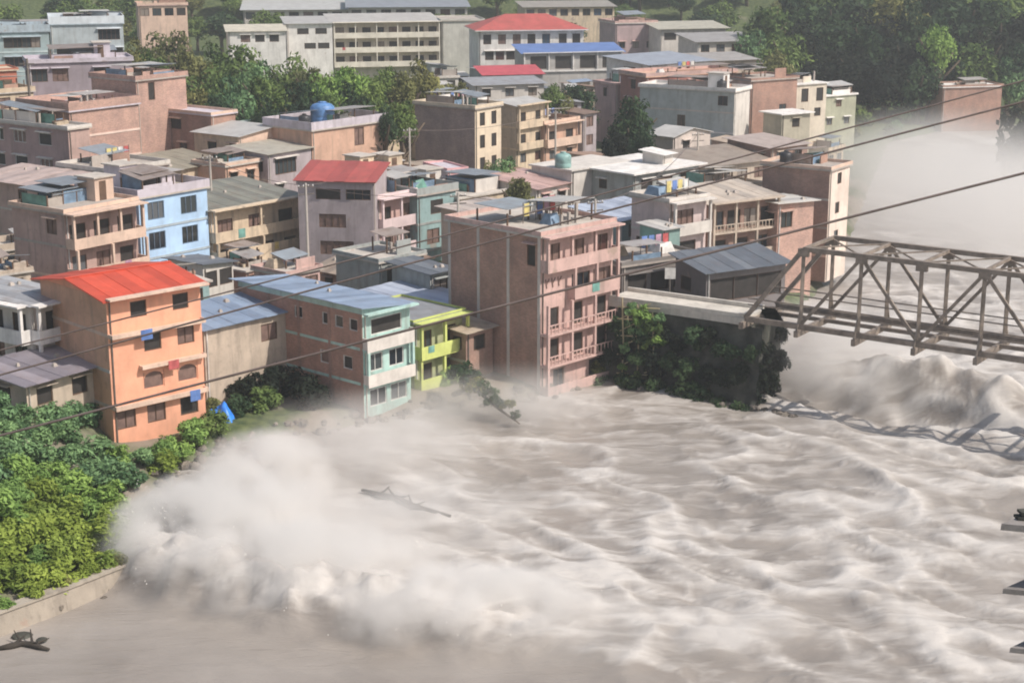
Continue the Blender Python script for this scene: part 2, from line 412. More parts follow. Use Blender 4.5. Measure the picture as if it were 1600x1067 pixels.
    if quoin:                                           # concrete frame columns on the side wall
        n = max(2, int(D / 3.2))
        for i in range(n + 1):
            u = 0.02 + (D - 0.32) * i / n
            part('column', MB().box((-0.05, u, 0), (0.01, u + 0.28, H - 0.005)), quoin, root)
    part('drain_pipe', MB().tube([(.22, -.07, .1), (.22, -.07, H - .1)], .055, 6), rnd.choice([IRON, CONC2, WHITEF]), root)
    rm = roofmat or CONC; kind = roof[0]; o = over
    if kind == 'flat':
        part('roof_slab', MB().box((-o, -o, H + 0.002), (L + o, D + o, H + 0.17)), rm, root)
        ph = roof[1]
        if ph > 0:
            t = 0.14; z0, z1 = H + 0.172, H + 0.17 + ph; m = MB()
            m.box((-o + .03, -o + .03, z0), (L + o - .03, -o + t, z1)).box((-o + .03, D + o - t, z0), (L + o - .03, D + o - .03, z1))
            m.box((-o + .03, -o + t, z0), (-o + t, D + o - t, z1)).box((L + o - t, -o + t, z0), (L + o - .03, D + o - t, z1))
            part('roof_parapet', m, trim, root)
    elif kind in ('gable', 'gabley'):
        rise, ov = roof[1], roof[2]; m = MB(); g = MB(); th = 0.09
        if kind == 'gable':
            for s, e in ((-ov, D / 2), (D + ov, D / 2)):
                zs = H - rise * ov / (D / 2) + 0.03
                q = [(-ov, s, zs), (L + ov, s, zs), (L + ov, e, H + rise + .03), (-ov, e, H + rise + .03)]
                m.sheet(*q, th)
            g.quad((.01, 0, H), (.01, D, H), (.01, D / 2, H + rise - 0.07)); part('gable_wall', MB_tri((L - .01, 0, H), (L - .01, D, H), (L - .01, D / 2, H + rise - .07)), wall, root)
        else:
            for s, e in ((-ov, L / 2), (L + ov, L / 2)):
                zs = H - rise * ov / (L / 2) + 0.03
                m.sheet((s, -ov, zs), (s, D + ov, zs), (e, D + ov, H + rise + .03), (e, -ov, H + rise + .03), th)
            g.quad((0, .01, H), (L, .01, H), (L / 2, .01, H + rise - .07)); part('gable_wall', MB_tri((0, D - .01, H), (L, D - .01, H), (L / 2, D - .01, H + rise - .07)), wall, root)
        rf_ = part('roof', m, rm, root); part('gable_wall', g, wall, root)
        if kind == 'gable' and Y < 185:
            n = int(round((L + 2 * ov) / 1.0))
            for i in range(n):
                for s, e in ((-ov, D / 2), (D + ov, D / 2)):
                    zs = H - rise * ov / (D / 2) + .04 + .02 * (i % 2); zr = H + rise + .04 + .02 * (i % 2); x0 = -ov + (L + 2 * ov) * i / n; x1 = x0 + (L + 2 * ov) / n + .04; jj = rnd.uniform(0, .1) * (-1 if s < 0 else 1)
                    part('roof_sheet', MB().sheet((x0, s + jj, zs - .002), (x1, s + jj, zs - .002), (x1, e, zr), (x0, e, zr), .016), rm, rf_)
            part('ridge_cap', MB().box((-ov - .02, D / 2 - .16, H + rise + .055), (L + ov + .02, D / 2 + .16, H + rise + .09)), rm, rf_)
    elif kind == 'hip':
        rise, ov = roof[1], roof[2]; m = MB(); zs = H + 0.02
        A, B, C_, E = (-ov, -ov, zs), (L + ov, -ov, zs), (L + ov, D + ov, zs), (-ov, D + ov, zs)
        if L >= D: R0, R1 = (D / 2, D / 2, H + rise), (L - D / 2, D / 2, H + rise)
        else: R0, R1 = (L / 2, L / 2, H + rise), (L / 2, D - L / 2, H + rise)
        if L >= D:
            m.quad(A, B, R1, R0); m.quad(B, C_, R1); m.quad(C_, E, R0, R1); m.quad(E, A, R0)
        else:
            m.quad(A, B, R0); m.quad(B, C_, R1, R0); m.quad(C_, E, R1); m.quad(E, A, R0, R1)
        part('roof', m, rm, root); part('eave_board', MB().box((-ov, -ov, H - 0.16), (L + ov, D + ov, H + 0.012)), trim, root)
    elif kind == 'mono':                                # ('mono', rise, overhang, which side is high)
        rise, ov, hi = roof[1], roof[2], roof[3]
        def z(x, y):
            f = {'back': y / D, 'front': 1 - y / D, 'right': x / L, 'left': 1 - x / L}[hi]
            return H + 0.05 + rise * f
        q = [(-ov, -ov), (L + ov, -ov), (L + ov, D + ov), (-ov, D + ov)]
        rf_ = part('roof', MB().sheet(*[(x, y, z(x, y) + 0.03) for x, y in q], 0.05), rm, root)
        lng = L if hi in ('back', 'front') else D; n = max(2, int(round((lng + 2 * ov) / 1.05))) if Y < 185 else 0
        for i in range(n):
            a0, a1 = -ov + (lng + 2 * ov) * i / n, -ov + (lng + 2 * ov) * (i + 1) / n + .05; dz = .05 + .022 * (i % 2) + rnd.uniform(0, .012); e0, e1 = rnd.uniform(0, .16), rnd.uniform(0, .12)
            q2 = [(a0, -ov - e0), (a1, -ov - e0), (a1, D + ov + e1), (a0, D + ov + e1)] if hi in ('back', 'front') else [(-ov - e0, a0), (L + ov + e1, a0), (L + ov + e1, a1), (-ov - e0, a1)]
            part('roof_sheet', MB().sheet(*[(x, y, z(x, y) + dz) for x, y in q2], 0.018), rm, rf_)
        for i in range(rnd.randint(0, 3) if Y < 185 else 0):
            x, y = rnd.uniform(.1, .9) * L, rnd.uniform(.1, .9) * D; s_ = rnd.uniform(.14, .26)
            part('weight_stone', MB().hexa([(x - s_, y - s_, z(x, y) + .05), (x + s_, y - s_ * .8, z(x, y) + .05), (x + s_ * .8, y + s_, z(x, y) + .05), (x - s_, y + s_ * .7, z(x, y) + .05), (x - s_ * .6, y - s_ * .5, z(x, y) + .3), (x + s_ * .6, y - s_ * .5, z(x, y) + .27), (x + s_ * .5, y + s_ * .6, z(x, y) + .3), (x - s_ * .5, y + s_ * .5, z(x, y) + .26)]), CONC, root)
        q = [(0.004, 0.004), (L - .004, 0.004), (L - .004, D - .004), (0.004, D - .004)]
        part('gable_wall', MB().hexa([(x, y, H - 0.3) for x, y in q] + [(x, y, z(x, y) - 0.012) for x, y in q]), wall, root)
    # things built onto flat roofs
    if kind == 'flat' and clutter == 0 and L > 4 and D > 4 and name not in ('blank_wall_house', 'white_slab_house', 'blank_end_block', 'lime_house'): clutter = 3
    ph = roof[1] if kind == 'flat' else 0
    zt = H + 0.172
    for i in range(clutter):
        x, y = rnd.uniform(0.12, 0.7) * L, rnd.uniform(0.1, 0.75) * D; k = rnd.choice('sspprclkb') if i else 's'
        if k == 's':                                    # tin shelter on posts
            w_, d_, h_ = rnd.uniform(.35, .6) * L, rnd.uniform(.3, .5) * D, rnd.uniform(1.0, 1.9)
            x, y = min(x, L - w_), min(y, D - d_); sl = rnd.uniform(-.35, .35)
            sh_ = part('shelter_sheet', MB().sheet((x - .2, y - .2, zt + h_ - sl), (x + w_ + .2, y - .2, zt + h_ - sl * .4), (x + w_ + .2, y + d_ + .2, zt + h_ + sl), (x - .2, y + d_ + .2, zt + h_ + sl * .6), .05),
                       rnd.choice([tin((.5, .47, .45), .5), tin((.36, .3, .27), .7), tin((.56, .55, .53), .3), tin((.3, .34, .38), .4)]), root)
            if rnd.random() < .6: part('shelter_screen', MB().box((x - .02, y, zt), (x + .03, y + d_, zt + h_ - .45)), rnd.choice([TAR1, TAR2, tin((.36, .3, .27), .7), trim]), root)
            if rnd.random() < .5: part('shelter_screen', MB().box((x + .05, y - .02, zt), (x + w_, y + .03, zt + (h_ - .45) * rnd.uniform(.5, 1))), rnd.choice([TAR1, trim, brick((.4, .22, .16)), CONC]), root)
            for xx, yy in ((x, y), (x + w_, y), (x + w_, y + d_), (x, y + d_)):
                part('shelter_post', MB().box((xx - .06, yy - .06, zt), (xx + .06, yy + .06, zt + h_ - .42)), WOODF, root)
        elif k == 'r':                                  # stair room
            w_, d_ = min(2.2, L * .45), min(2.4, D * .45); x, y = min(x, L - w_), min(y, D - d_)
            r = part('stair_room', MB().box((x, y, zt), (x + w_, y + d_, zt + 2.1)), trim, root)
            part('door', MB().box((x + .5, y - .03, zt + .02), (x + 1.3, y + .01, zt + 1.8)), WOODF, r)
            part('slab', MB().box((x - .2, y - .2, zt + 2.102), (x + w_ + .2, y + d_ + .2, zt + 2.22)), CONC2, r)
        elif k == 'l':                                  # washing line
            w_ = min(3.2, L * .6); x = min(x, L - w_); m = MB().tube([(x, y, zt), (x, y, zt + 1.7)], .04, 5); part('line_post', m, IRON, root)
            part('line_post', MB().tube([(x + w_, y, zt), (x + w_, y, zt + 1.7)], .04, 5), IRON, root)
            for q in range(4):
                xx = x + w_ * (q + .15) / 4; part('cloth', MB().box((xx, y - .02, zt + .55 + .2 * (q % 2)), (xx + w_ * .19, y + .02, zt + 1.6)), rnd.choice([WHITEF, plain((.5, .1, .1)), plain((.12, .2, .45)), plain((.6, .5, .2)), plain((.5, .3, .4))]), root)
        elif k == 'k':                                  # stacked planks
            for q in range(4):
                part('plank', MB().hexa([(x, y + .22 * q, zt + .05 * q), (x + 2.2, y + .22 * q + .5, zt + .05 * q), (x + 2.2, y + .22 * q + .7, zt + .05 * q), (x, y + .22 * q + .2, zt + .05 * q), (x, y + .22 * q, zt + .05 * q + .3), (x + 2.2, y + .22 * q + .5, zt + .05 * q + .3), (x + 2.2, y + .22 * q + .7, zt + .05 * q + .3), (x, y + .22 * q + .2, zt + .05 * q + .3)]), rnd.choice([WOODF, TAN_, CONC2]), root)
        elif k == 'b':                                  # tarpaulin over a heap
            w_ = rnd.uniform(1.2, 2.2); part('tarp_heap', MB().hexa([(x, y, zt), (x + w_, y, zt), (x + w_, y + w_, zt), (x, y + w_, zt), (x + .3, y + .35, zt + .8), (x + w_ - .4, y + .2, zt + .95), (x + w_ - .3, y + w_ - .3, zt + .7), (x + .35, y + w_ - .3, zt + .85)]), rnd.choice([TAR1, TAR2, WHITEF, TAN_]), root)
        elif k == 'p':                                  # low parapet wall pieces and boards
            w_ = rnd.uniform(1.2, 2.6); part('low_wall', MB().box((x, y, zt), (x + w_, y + .15, zt + rnd.uniform(.5, 1.3))), rnd.choice([trim, CONC, brick((.4, .22, .16))]), root)
        else:
            for q in range(3):
                part('column_stub', MB().box((x + q * .9, y, zt), (x + q * .9 + .22, y + .22, zt + rnd.uniform(.8, 1.6))), CONC, root)
    return root

# ================================================================== THE SETTING
def grid_mesh(name, xs, ys, zf, m, smooth=True):
    X, Y = np.meshgrid(xs, ys); Z = zf(X.ravel(), Y.ravel())
    V = np.stack([X.ravel(), Y.ravel(), Z], 1); nx, ny = len(xs), len(ys)
    i = np.arange(nx - 1)[None, :] + nx * np.arange(ny - 1)[:, None]; i = i.ravel()
    Fq = np.stack([i, i + 1, i + 1 + nx, i + nx], 1)
    me = bpy.data.meshes.new(name); me.vertices.add(len(V)); me.vertices.foreach_set('co', V.ravel())
    me.loops.add(Fq.size); me.loops.foreach_set('vertex_index', Fq.ravel())
    me.polygons.add(len(Fq)); me.polygons.foreach_set('loop_start', np.arange(0, Fq.size, 4)); me.polygons.foreach_set('loop_total', np.full(len(Fq), 4))
    me.materials.append(m); me.update(); me.validate()
    if smooth: me.shade_smooth()
    return me, V
def stretch(pts):                                    # [(start, step), ...] -> coordinates
    out = []
    for (a, st), (b, _) in zip(pts[:-1], pts[1:]): out += list(np.arange(a, b, st))
    out.append(pts[-1][0]); return np.array(out)

gm, t, bs, L_ = nodes_of('earth'); tc = t.nodes.new('ShaderNodeTexCoord').outputs['Object']
soil = ramp(t, (0.20, 0.165, 0.13), (0.31, 0.265, 0.22), noise(t, 0.35, 6, tc))
gsep = t.nodes.new('ShaderNodeSeparateXYZ'); L_.new(tc, gsep.inputs[0])
gmr = t.nodes.new('ShaderNodeMapRange'); L_.new(gsep.outputs[1], gmr.inputs[0])
gmr.inputs[1].default_value = 190; gmr.inputs[2].default_value = 330; gmr.inputs[3].default_value = 0; gmr.inputs[4].default_value = .2
gmask = t.nodes.new('ShaderNodeMath'); L_.new(noise(t, 0.07, 5, tc), gmask.inputs[0]); L_.new(gmr.outputs[0], gmask.inputs[1])
weeds = ramp(t, (0.042, 0.065, 0.024), (0.11, 0.135, 0.05), noise(t, 1.3, 5, tc))
L_.new(mix(t, soil, weeds, ramp(t, (0, 0, 0), (1, 1, 1), gmask.outputs[0], 0.47, 0.56)), bs.inputs['Base Color']); bs.inputs['Roughness'].default_value = 0.95
bump(t, bs, noise(t, 1.2, 6, tc), 0.25, 0.7)
gx = stretch([(-2500, 160), (-500, 25), (-150, 2.5), (-60, 1.2), (70, 2.5), (180, 20), (500, 160), (2500, 1)])
gy = stretch([(-300, 40), (50, 1.2), (170, 2.5), (420, 15), (900, 150), (4000, 1)])
def gz(x, y): return terrain(x, y) + np.where(land_dist(x, y) > 1, 0.25 * fbm(x * .21, y * .21, 3), 0.12 * fbm(x * .5, y * .5, 2))
me, _ = grid_mesh('ground', gx, gy, gz, gm); tag(obj('ground', me), kind='structure')

# ---- the river in flood
def seg_dist(x, y, pts):
    d = np.full(x.shape, 1e9); side = np.zeros(x.shape); along = np.zeros(x.shape); run = 0.0
    pts = np.array(pts, float)
    for a, b in zip(pts[:-1], pts[1:]):
        ab = b - a; l = np.hypot(*ab); tt = np.clip(((x - a[0]) * ab[0] + (y - a[1]) * ab[1]) / (l * l), 0, 1)
        dd = np.hypot(x - a[0] - tt * ab[0], y - a[1] - tt * ab[1]); s = (ab[0] * (y - a[1]) - ab[1] * (x - a[0])) / l
        up = dd < d; d = np.where(up, dd, d); side = np.where(up, s, side); along = np.where(up, run + tt * l, along); run += l
    return d, np.where(side >= 0, d, -d), along
SURGE = [(-24.5, 92), (-20, 89.5), (-13, 86.0), (-4, 82.5), (4, 80), (14, 77)]
def waves(x, y):
    fx, fy = -0.72, -0.69                              # down-river
    a = x * fx + y * fy; b = -x * fy + y * fx
    wx = a + 2.2 * fbm(a * .09 + 3, b * .09, 3); wy = b + 2.2 * fbm(a * .09, b * .09 + 9, 3)
    r1 = 1 - np.abs(fbm(wx * .10, wy * .055, 3)) * 2.2
    r2 = 1 - np.abs(fbm(wx * .26 + 7, wy * .15, 3)) * 2.2
    big = fbm(wx * .07 + 20, wy * .045 + 4, 3)
    d = land_dist(x, y)
    rough = 0.35 + 0.65 * sm((-d) / 12) * (0.5 + 0.9 * sm(0.5 + 1.1 * fbm(x * .03 + 5, y * .03 + 1, 2)))
    near = sm((y - 62) / 14); far = 1 - 0.75 * sm((y - 140) / 60)
    z = (.75 * big + 0.42 * np.clip(r1, 0, 1) ** 1.5 + 0.10 * np.clip(r2, 0, 1) ** 1.5) * rough * far
    z = z + (.16 * fbm(wx * .6, wy * .42, 3) ) * far
    # the smooth eddy below the surge, lower left
    ed = sm((-(x + 8)) / 10) * sm((96 - y) / 8)
    sd_, ss, al = seg_dist(x, y, SURGE)
    calm = sm((-ss + 0.3) / 1.2) * sm((40 - al) / 12)
    z = z * (1 - 0.86 * calm)
    # the surge: a wave that piles up on the bank and throws spray
    sw = ss + 1.3 * fbm(x * .2 + 2, y * .2, 3) - 0.4
    prof = np.where(sw > 0, np.exp(-(np.abs(sw) / 8.0) ** 1.25), np.exp(-(sw / 1.9) ** 2))
    env = (1 - sm((al - 18) / 18)) * sm((al + 1.5) / 4)
    puff = np.abs(fbm(x * .33 + 4, y * .33, 3)) + .5 * np.abs(fbm(x * .8, y * .8 + 3, 2))
    hgt = (1.3 + .9 * np.exp(-((al - 8) / 7) ** 2) + 1.3 * puff) * env
    z = z * (1 - .6 * prof * env) + hgt * prof
    # the standing wave below the bridge
    u2, v2 = (x - 31) * .80 - (y - 127) * .6, (x - 31) * .6 + (y - 127) * .80
    v2 = v2 + 1.5 * fbm(x * .12, y * .12 + 8, 2)
    z = z + (2.9 * np.exp(-((v2 - 2.0) / 2.6) ** 2) - 1.9 * np.exp(-((v2 + 2.4) / 2.2) ** 2)) * np.exp(-((u2 - 2) / 9.5) ** 2) * (1 + .5 * fbm(x * .3 + 1, y * .3, 3))
    whit = np.clip(r1, 0, 1) * rough * (1 - calm)
    z = z + whit * far * (.25 * np.abs(fbm(x * .42, y * .42, 2)))
    foam = np.clip(r1, 0, 1) ** 3 * .75 + np.clip(r2, 0, 1) ** 4 * .5 + 0.35 * fbm(wx * .5, wy * .3, 4) + 0.25 * big
    foam = foam * (0.45 + 0.55 * rough) * (1 - .8 * calm) + 0.9 * prof * env
    return z, np.clip(foam, 0, 1) - .6 * calm * (1 - np.clip(prof * env, 0, 1))
wm, t, bs, L_ = nodes_of('muddy_water'); tc = t.nodes.new('ShaderNodeTexCoord').outputs['Object']
af = t.nodes.new('ShaderNodeAttribute'); af.attribute_name = 'foam'
mud = ramp(t, (0.25, 0.22, 0.195), (0.335, 0.30, 0.27), noise(t, 0.09, 5, tc, (1, 1.5, 1)))
rot = t.nodes.new('ShaderNodeMapping'); rot.inputs['Rotation'].default_value = (0, 0, radians(-40)); rot.inputs['Scale'].default_value = (.55, 1.5, 1); L_.new(tc, rot.inputs[0])
def dnoise(scale, detail, dist, rough):
    n = t.nodes.new('ShaderNodeTexNoise'); n.inputs['Scale'].default_value = scale; n.inputs['Detail'].default_value = detail
    n.inputs['Distortion'].default_value = dist; n.inputs['Roughness'].default_value = rough; L_.new(rot.outputs[0], n.inputs['Vector']); return n.outputs['Fac']
def math_(op, a_, b_):
    n = t.nodes.new('ShaderNodeMath'); n.operation = op
    for i_, v_ in enumerate((a_, b_)):
        if isinstance(v_, (int, float)): n.inputs[i_].default_value = v_
        else: L_.new(v_, n.inputs[i_])
    return n.outputs[0]
f1 = dnoise(.21, 4, 1.8, .55); f2 = dnoise(.10, 3, 2.6, .5); f3 = dnoise(.6, 4, 1.2, .55)
fil = math_('SUBTRACT', 1.0, math_('MULTIPLY', math_('ABSOLUTE', math_('SUBTRACT', f2, .5), 0), 9.0))       # thin curling foam lines
fsum = math_('ADD', math_('MULTIPLY', af.outputs['Fac'], .95), math_('MULTIPLY', math_('SUBTRACT', f1, .5), 1.6))
fsum = math_('ADD', fsum, math_('MULTIPLY', math_('MAXIMUM', fil, 0), math_('MULTIPLY', f3, .45)))
fsum = math_('ADD', fsum, math_('MULTIPLY', math_('SUBTRACT', f3, .5), .38))
ff = ramp(t, (0, 0, 0), (1, 1, 1), fsum, 0.12, 1.02)
L_.new(mix(t, mud, (0.53, 0.50, 0.472), ff), bs.inputs['Base Color'])
L_.new(ramp(t, (0.35, 0.35, 0.35), (0.85, 0.85, 0.85), ff, 0, 1), bs.inputs['Roughness'])
bs.inputs['Specular IOR Level'].default_value = 0.35
bump(t, bs, fsum, 0.2, 0.45)
rx = stretch([(-400, 40), (-80, 3), (-45, 0.36), (50, 0.6), (110, 2), (180, 20), (600, 1)])
ry = stretch([(40, 3), (68, 0.34), (150, 0.7), (330, 4), (420, 1)])
fo = {}
def rz_(x, y):
    z, f = waves(x, y); fo['f'] = f; return z
me, _ = grid_mesh('river', rx, ry, rz_, wm)
at_ = me.attributes.new('foam', 'FLOAT', 'POINT'); at_.data.foreach_set('value', fo['f'].astype(np.float32))
tag(obj('river', me), kind='structure')

# ================================================================== HOUSES
BRK = brick((.43, .225, .165)); BRKD = brick((.35, .20, .155), .5); BRKL = brick((.56, .335, .27), .3)
TINB = tin((.31, .40, .54), .25); TING = tin((.42, .43, .45), .5); TINW = tin((.68, .66, .62), .15); TINC = tin((.55, .46, .37), .5)
RED = tin((.50, .115, .10), .3); REDO = tin((.72, .105, .055), .1); SLATE = tin((.17, .19, .22), .2); TINBL = tin((.5, .56, .68), .1)
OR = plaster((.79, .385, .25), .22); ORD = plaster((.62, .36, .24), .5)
PINK = plaster((.57, .385, .345), .65); SAL = plaster((.47, .325, .285), .6); CREAM = plaster((.64, .51, .37), .65); BLUE = plaster((.44, .62, .84), .18)
MAUVE = plaster((.40, .345, .36), .5); WHITE = plaster((.74, .71, .68), .35); MINT = plaster((.42, .60, .55), .5); TEAL = plaster((.28, .40, .40), .55)
LIME = plaster((.58, .64, .20), .4); GREYG = plaster((.36, .38, .37), .6); LILAC = plaster((.55, .50, .55), .4); TERRA = plaster((.60, .38, .28), .5)
TAN = plaster((.50, .41, .33), .6); PALE = plaster((.62, .575, .53), .3); BLUEG = plaster((.40, .47, .52), .5); PEACH = plaster((.66, .48, .38), .4)

# ---- riverfront row
house('orange_house', 'tall orange house with red-orange gable roof above the leafy river bank', (165, 468), 112, 47, xr=312, xl=62, sh=2.6,
      F_=[dict(us=[.33, .78], w=1.3, h=1.1, s=.95, st='dark', gal=(.6, .1, 0, (0, 1), False)), dict(us=[.46, .82], w=1.4, h=1.2, s=.95, st='shutter', gal=(.5, .05, 0, (.3, 1), False)),
          dict(us=[.45, .82], w=1.7, h=1.25, s=.75, st='arch', gal=(.55, .12, 0, (0, 1), False)), W([.14, .46, .82], 1.5, 1.25, .85, 'shutter'), None],
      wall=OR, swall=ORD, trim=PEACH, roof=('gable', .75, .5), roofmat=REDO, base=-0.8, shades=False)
house('balcony_house', 'whitish two storey house with grey tin roof beside the orange house', (46, 478), 116, 35, L=4.0, xl=-60, sh=2.6,
      F_=[G(.9, .8, 2, 1), G(.9, .8, 2, 1)], S_=[G(.9, .85, 3, 3, 1.3), W(3, 1.2, 1.1), W(2)], wall=PALE, trim=WHITE, roof=('mono', 0.28, .5, 'back'), roofmat=TING)
house('tin_roof_shed', 'low shed with dark purple tin roof below the orange house', (40, 600), 109, 35, L=6.2, xl=-30, sh=2.4,
      F_=[W(2, 1.2, 1.2, .6, 'dark')], S_=[W(1, 1.2, 1.2, .6, 'dark')], wall=TAN, roof=('mono', 0.39, .7, 'back'), roofmat=tin((.33, .3, .34), .3), cat='shed')
house('blue_roof_annex', 'low annex with sloping blue tin roof against the orange house', (318, 516), 121, 42, xr=452, D=5, sh=2.7,
      F_=[W([.75], 1.4, 1.3, .7, 'dark')], wall=TAN, roof=('mono', 0.61, .35, 'back'), roofmat=TINB, base=1.0, cat='shed')
house('brick_mint_house', 'narrow deep brick house with grey-blue roof and mint green river front', (566, 492), 121, 42, xr=640, xl=372, sh=2.72,
      F_=[dict(us=[.5], w=2.8, h=1.2, s=.95, st='dark', gal=(.5, .9, 0, (0, 1), False)), dict(us=[.25, .7], w=1.35, h=1.3, s=.85, st='glass', gal=(.55, .75, 2, (0, 1), False)),
          W([.3, .74], 1.5, 1.3, .8, 'glass')],
      S_=[W([.07, .18, .28, .5], .8, .9, 1.3, 'dark'), W([.12, .3], .9, 1.0, .9, 'dark'), None], wall=MINT, swall=BRK, trim=MINT, gmat=PALE,
      roof=('mono', 0.50, .45, 'left'), roofmat=TINB, frame=WHITEF, base=0.3, quoin=BRKD)
house('lime_house', 'lime green balcony house squeezed against the mint river front', (646, 506), 127, 42, xr=722, D=7, sh=2.7,
      F_=[G(.9, .85, 3, 2, 1.1), G(.8, .85, 3, 2, 1.1), W(2, 1.2, 1.2)], wall=plaster((.40, .42, .24), .5), trim=LIME, roof=('flat', .15), roofmat=TING, base=0.3)
house('pale_blue_roof_house', 'house with pale blue sheet roof and blue windows behind the lime house', (652, 492), 135, 40, xr=742, D=8, sh=2.7,
      F_=[W(4, 1.3, 1.3, .8, 'glass')], wall=BLUEG, frame=plain((.1, .2, .5)), roof=('mono', 0.44, .6, 'back'), roofmat=TINBL)
house('stone_hut', 'small brown hut with rusty sheet roof between lime house and pink house', (728, 520), 129, 42, xr=770, D=4, sh=2.4,
      F_=[W(1, 1.2, 1.2, .7, 'dark')], wall=BRKD, roof=('mono', 0.28, .5, 'back'), roofmat=TINC, cat='hut', base=0.4)
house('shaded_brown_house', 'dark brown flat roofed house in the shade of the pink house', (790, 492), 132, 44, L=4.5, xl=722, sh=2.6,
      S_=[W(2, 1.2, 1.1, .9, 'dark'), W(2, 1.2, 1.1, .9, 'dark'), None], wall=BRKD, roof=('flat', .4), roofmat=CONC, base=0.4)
house('pink_house', 'five storey pink house with stacked balconies and bare brick side wall by the river', (845, 372), 128, 44, xr=958, xl=700, sh=2.58,
      F_=[G(.8, .8, 4, 3, 1.4, st='shutter'), G(.85, .85, 3, [.55, .85], 1.9, 1.5, .1, st='shutter', rng=(.36, 1)), G(.85, .75, 4, 3, 1.2, st='dark', rail=True),
          G(.85, .75, 4, 3, 1.3, st='dark', rail=True), G(.85, .8, 2, 2, 1.1, st='dark')],
      S_=[W([.1], .8, 1.6, .2, 'dark'), None, None, None, None], wall=PINK, swall=BRK, trim=PINK, roof=('flat', .35), roofmat=CONC2, base=-0.9, clutter=8, quoin=plaster((.56, .50, .46), .3))
ph_, pL, pD, pH = HOUSES['five storey pink house with stacked balconies and bare brick side wall by the river']
for i in range(3):                                     # dark motifs on the plain wall panel
    x0, z0 = .55 + i * .72, pH - 2 * 2.58 + 1.75
    part('wall_motif', MB().bar((x0, -.03, z0), (x0 + .14, -.03, z0 - .75), .05, .1), SHUT, ph_)
    part('wall_motif', MB().bar((x0 + .42, -.03, z0), (x0 + .14, -.03, z0 - .42), .05, .1), SHUT, ph_)
# ---- second row
house('salmon_house', 'salmon grey house with wide open balconies left of the light blue house', (100, 336), 146, 36, xr=212, xl=18, sh=2.9,
      F_=[G(1.2, .75, 4, 3, 1.6), G(1.5, .9, 3, 3, 1.4, st='dark'), G(1.2, .9, 3, 3, 1.4, st='dark'), W(3, 1.5, 1.5, .7, 'dark')], S_=[W([.25], 1.2, 1.3), None, None],
      wall=SAL, swall=SAL, trim=PEACH, roof=('flat', .35), roofmat=CONC, clutter=6)
house('light_blue_house', 'light blue rendered house with square dark windows above the orange house', (216, 312), 155, 38, xr=323, D=9, sh=2.92,
      F_=W([.24, .72], 1.75, 1.6, .75, 'glass'), wall=BLUE, trim=LILAC, band=BLUEG, shades=False, frame=plain((.12, .17, .24)), roof=('flat', .75), roofmat=CONC2, clutter=5)
house('cream_gallery_house', 'cream house with long stained galleries right of the light blue house', (326, 330), 162, 40, xr=468, D=9, sh=3.0,
      F_=[G(.9, .85, 3, 3, 1.7, st='shutter'), G(1.2, 1.9, 3, 4, 1.4), G(1.2, 1.0, 3, 4, 1.4), W(4, 1.4, 1.4)], wall=CREAM, trim=CREAM, roof=('mono', 0.88, .5, 'back'), roofmat=tin((.26, .26, .22), .5))
house('red_roof_mauve_house', 'grey mauve four storey house with small red sheet roof', (583, 285), 164, 9, L=6, xl=465, sh=2.75,
      S_=[dict(us=[.2, .6], w=2.2, h=1.0, s=.9, st='dark', gal=None), W([.12, .55], 2.4, 1.3, .8, 'shutter'), W([.5], 3.0, 1.3, .8, 'shutter'), W([.3, .7], 2, 1.5, .5, 'dark'), W([.3, .7], 2, 1.5, .5, 'dark')],
      wall=MAUVE, swall=MAUVE, roof=('mono', 0.94, .35, 'right'), roofmat=RED, trim=MAUVE)
house('white_balcony_house', 'narrow white and pink balcony house beside the mauve house', (588, 312), 166, 40, xr=648, D=7, sh=2.85,
      F_=[G(.9, .85, 3, 2, 1.2, st='shutter'), G(.9, .95, 3, 2, 1.2, st='shutter'), G(.9, .9, 2, 2), None], wall=PINK, trim=plaster((.70, .56, .56), .25), roof=('flat', .3), roofmat=CONC, clutter=5)
house('teal_house', 'narrow grey teal house beside the white and pink balconies', (652, 308), 169, 42, xr=712, D=7, sh=2.9,
      F_=[W([.5], 1.6, 1.4, .8, 'dark'), W([.4, .8], 1.6, 1.5, .6, 'glass'), W([.5], 1.8, 1.6, .5, 'dark'), None], wall=TEAL, trim=GREYG, roof=('flat', .7), roofmat=CONC, clutter=4, band=GREYG)
house('grey_tank_house', 'low grey flat roofed house below the white and pink balconies', (592, 412), 147, 44, xr=662, D=6, sh=2.8,
      F_=[W([.3, .75], 1.2, 1.2, .9, 'dark'), None], wall=GREYG, roof=('flat', .3), roofmat=CONC2, clutter=3)
house('lean_to_shed', 'dark slate lean-to roof between grey house and brick wall of pink house', (672, 428), 143, 44, xr=706, D=5, sh=2.6, F_=[W(1, 1.4, 1.4, .5, 'dark')],
      wall=GREYG, roof=('mono', 0.28, .5, 'back'), roofmat=SLATE, cat='shed')
house('cream_corner_house', 'sunlit cream house with one dark opening behind the pink house', (716, 312), 173, 44, xr=800, D=9, sh=2.9,
      F_=[W([.3], 3.4, 1.4, .5, 'dark'), W(2)], wall=CREAM, trim=PALE, roof=('flat', .2), roofmat=CONC2, clutter=3)
house('flat_roof_store', 'wide flat roofed store with layered tin sheets behind the pink house', (790, 345), 158, 44, xr=862, D=9, sh=2.8, F_=[W(3)], wall=TAN, roof=('mono', 0.22, .5, 'back'), roofmat=tin((.58, .5, .45), .5))
house('pink_terrace_house', 'low house with pinkish terrace roof left of the big blank wall', (838, 296), 176, 40, xr=895, D=7, sh=2.8, F_=[W([.25, .7], 1.1, 1.4, .6, 'dark'), None], wall=PALE, trim=PINK,
      roof=('mono', 0.66, .4, 'back'), roofmat=tin((.62, .42, .38), .2))
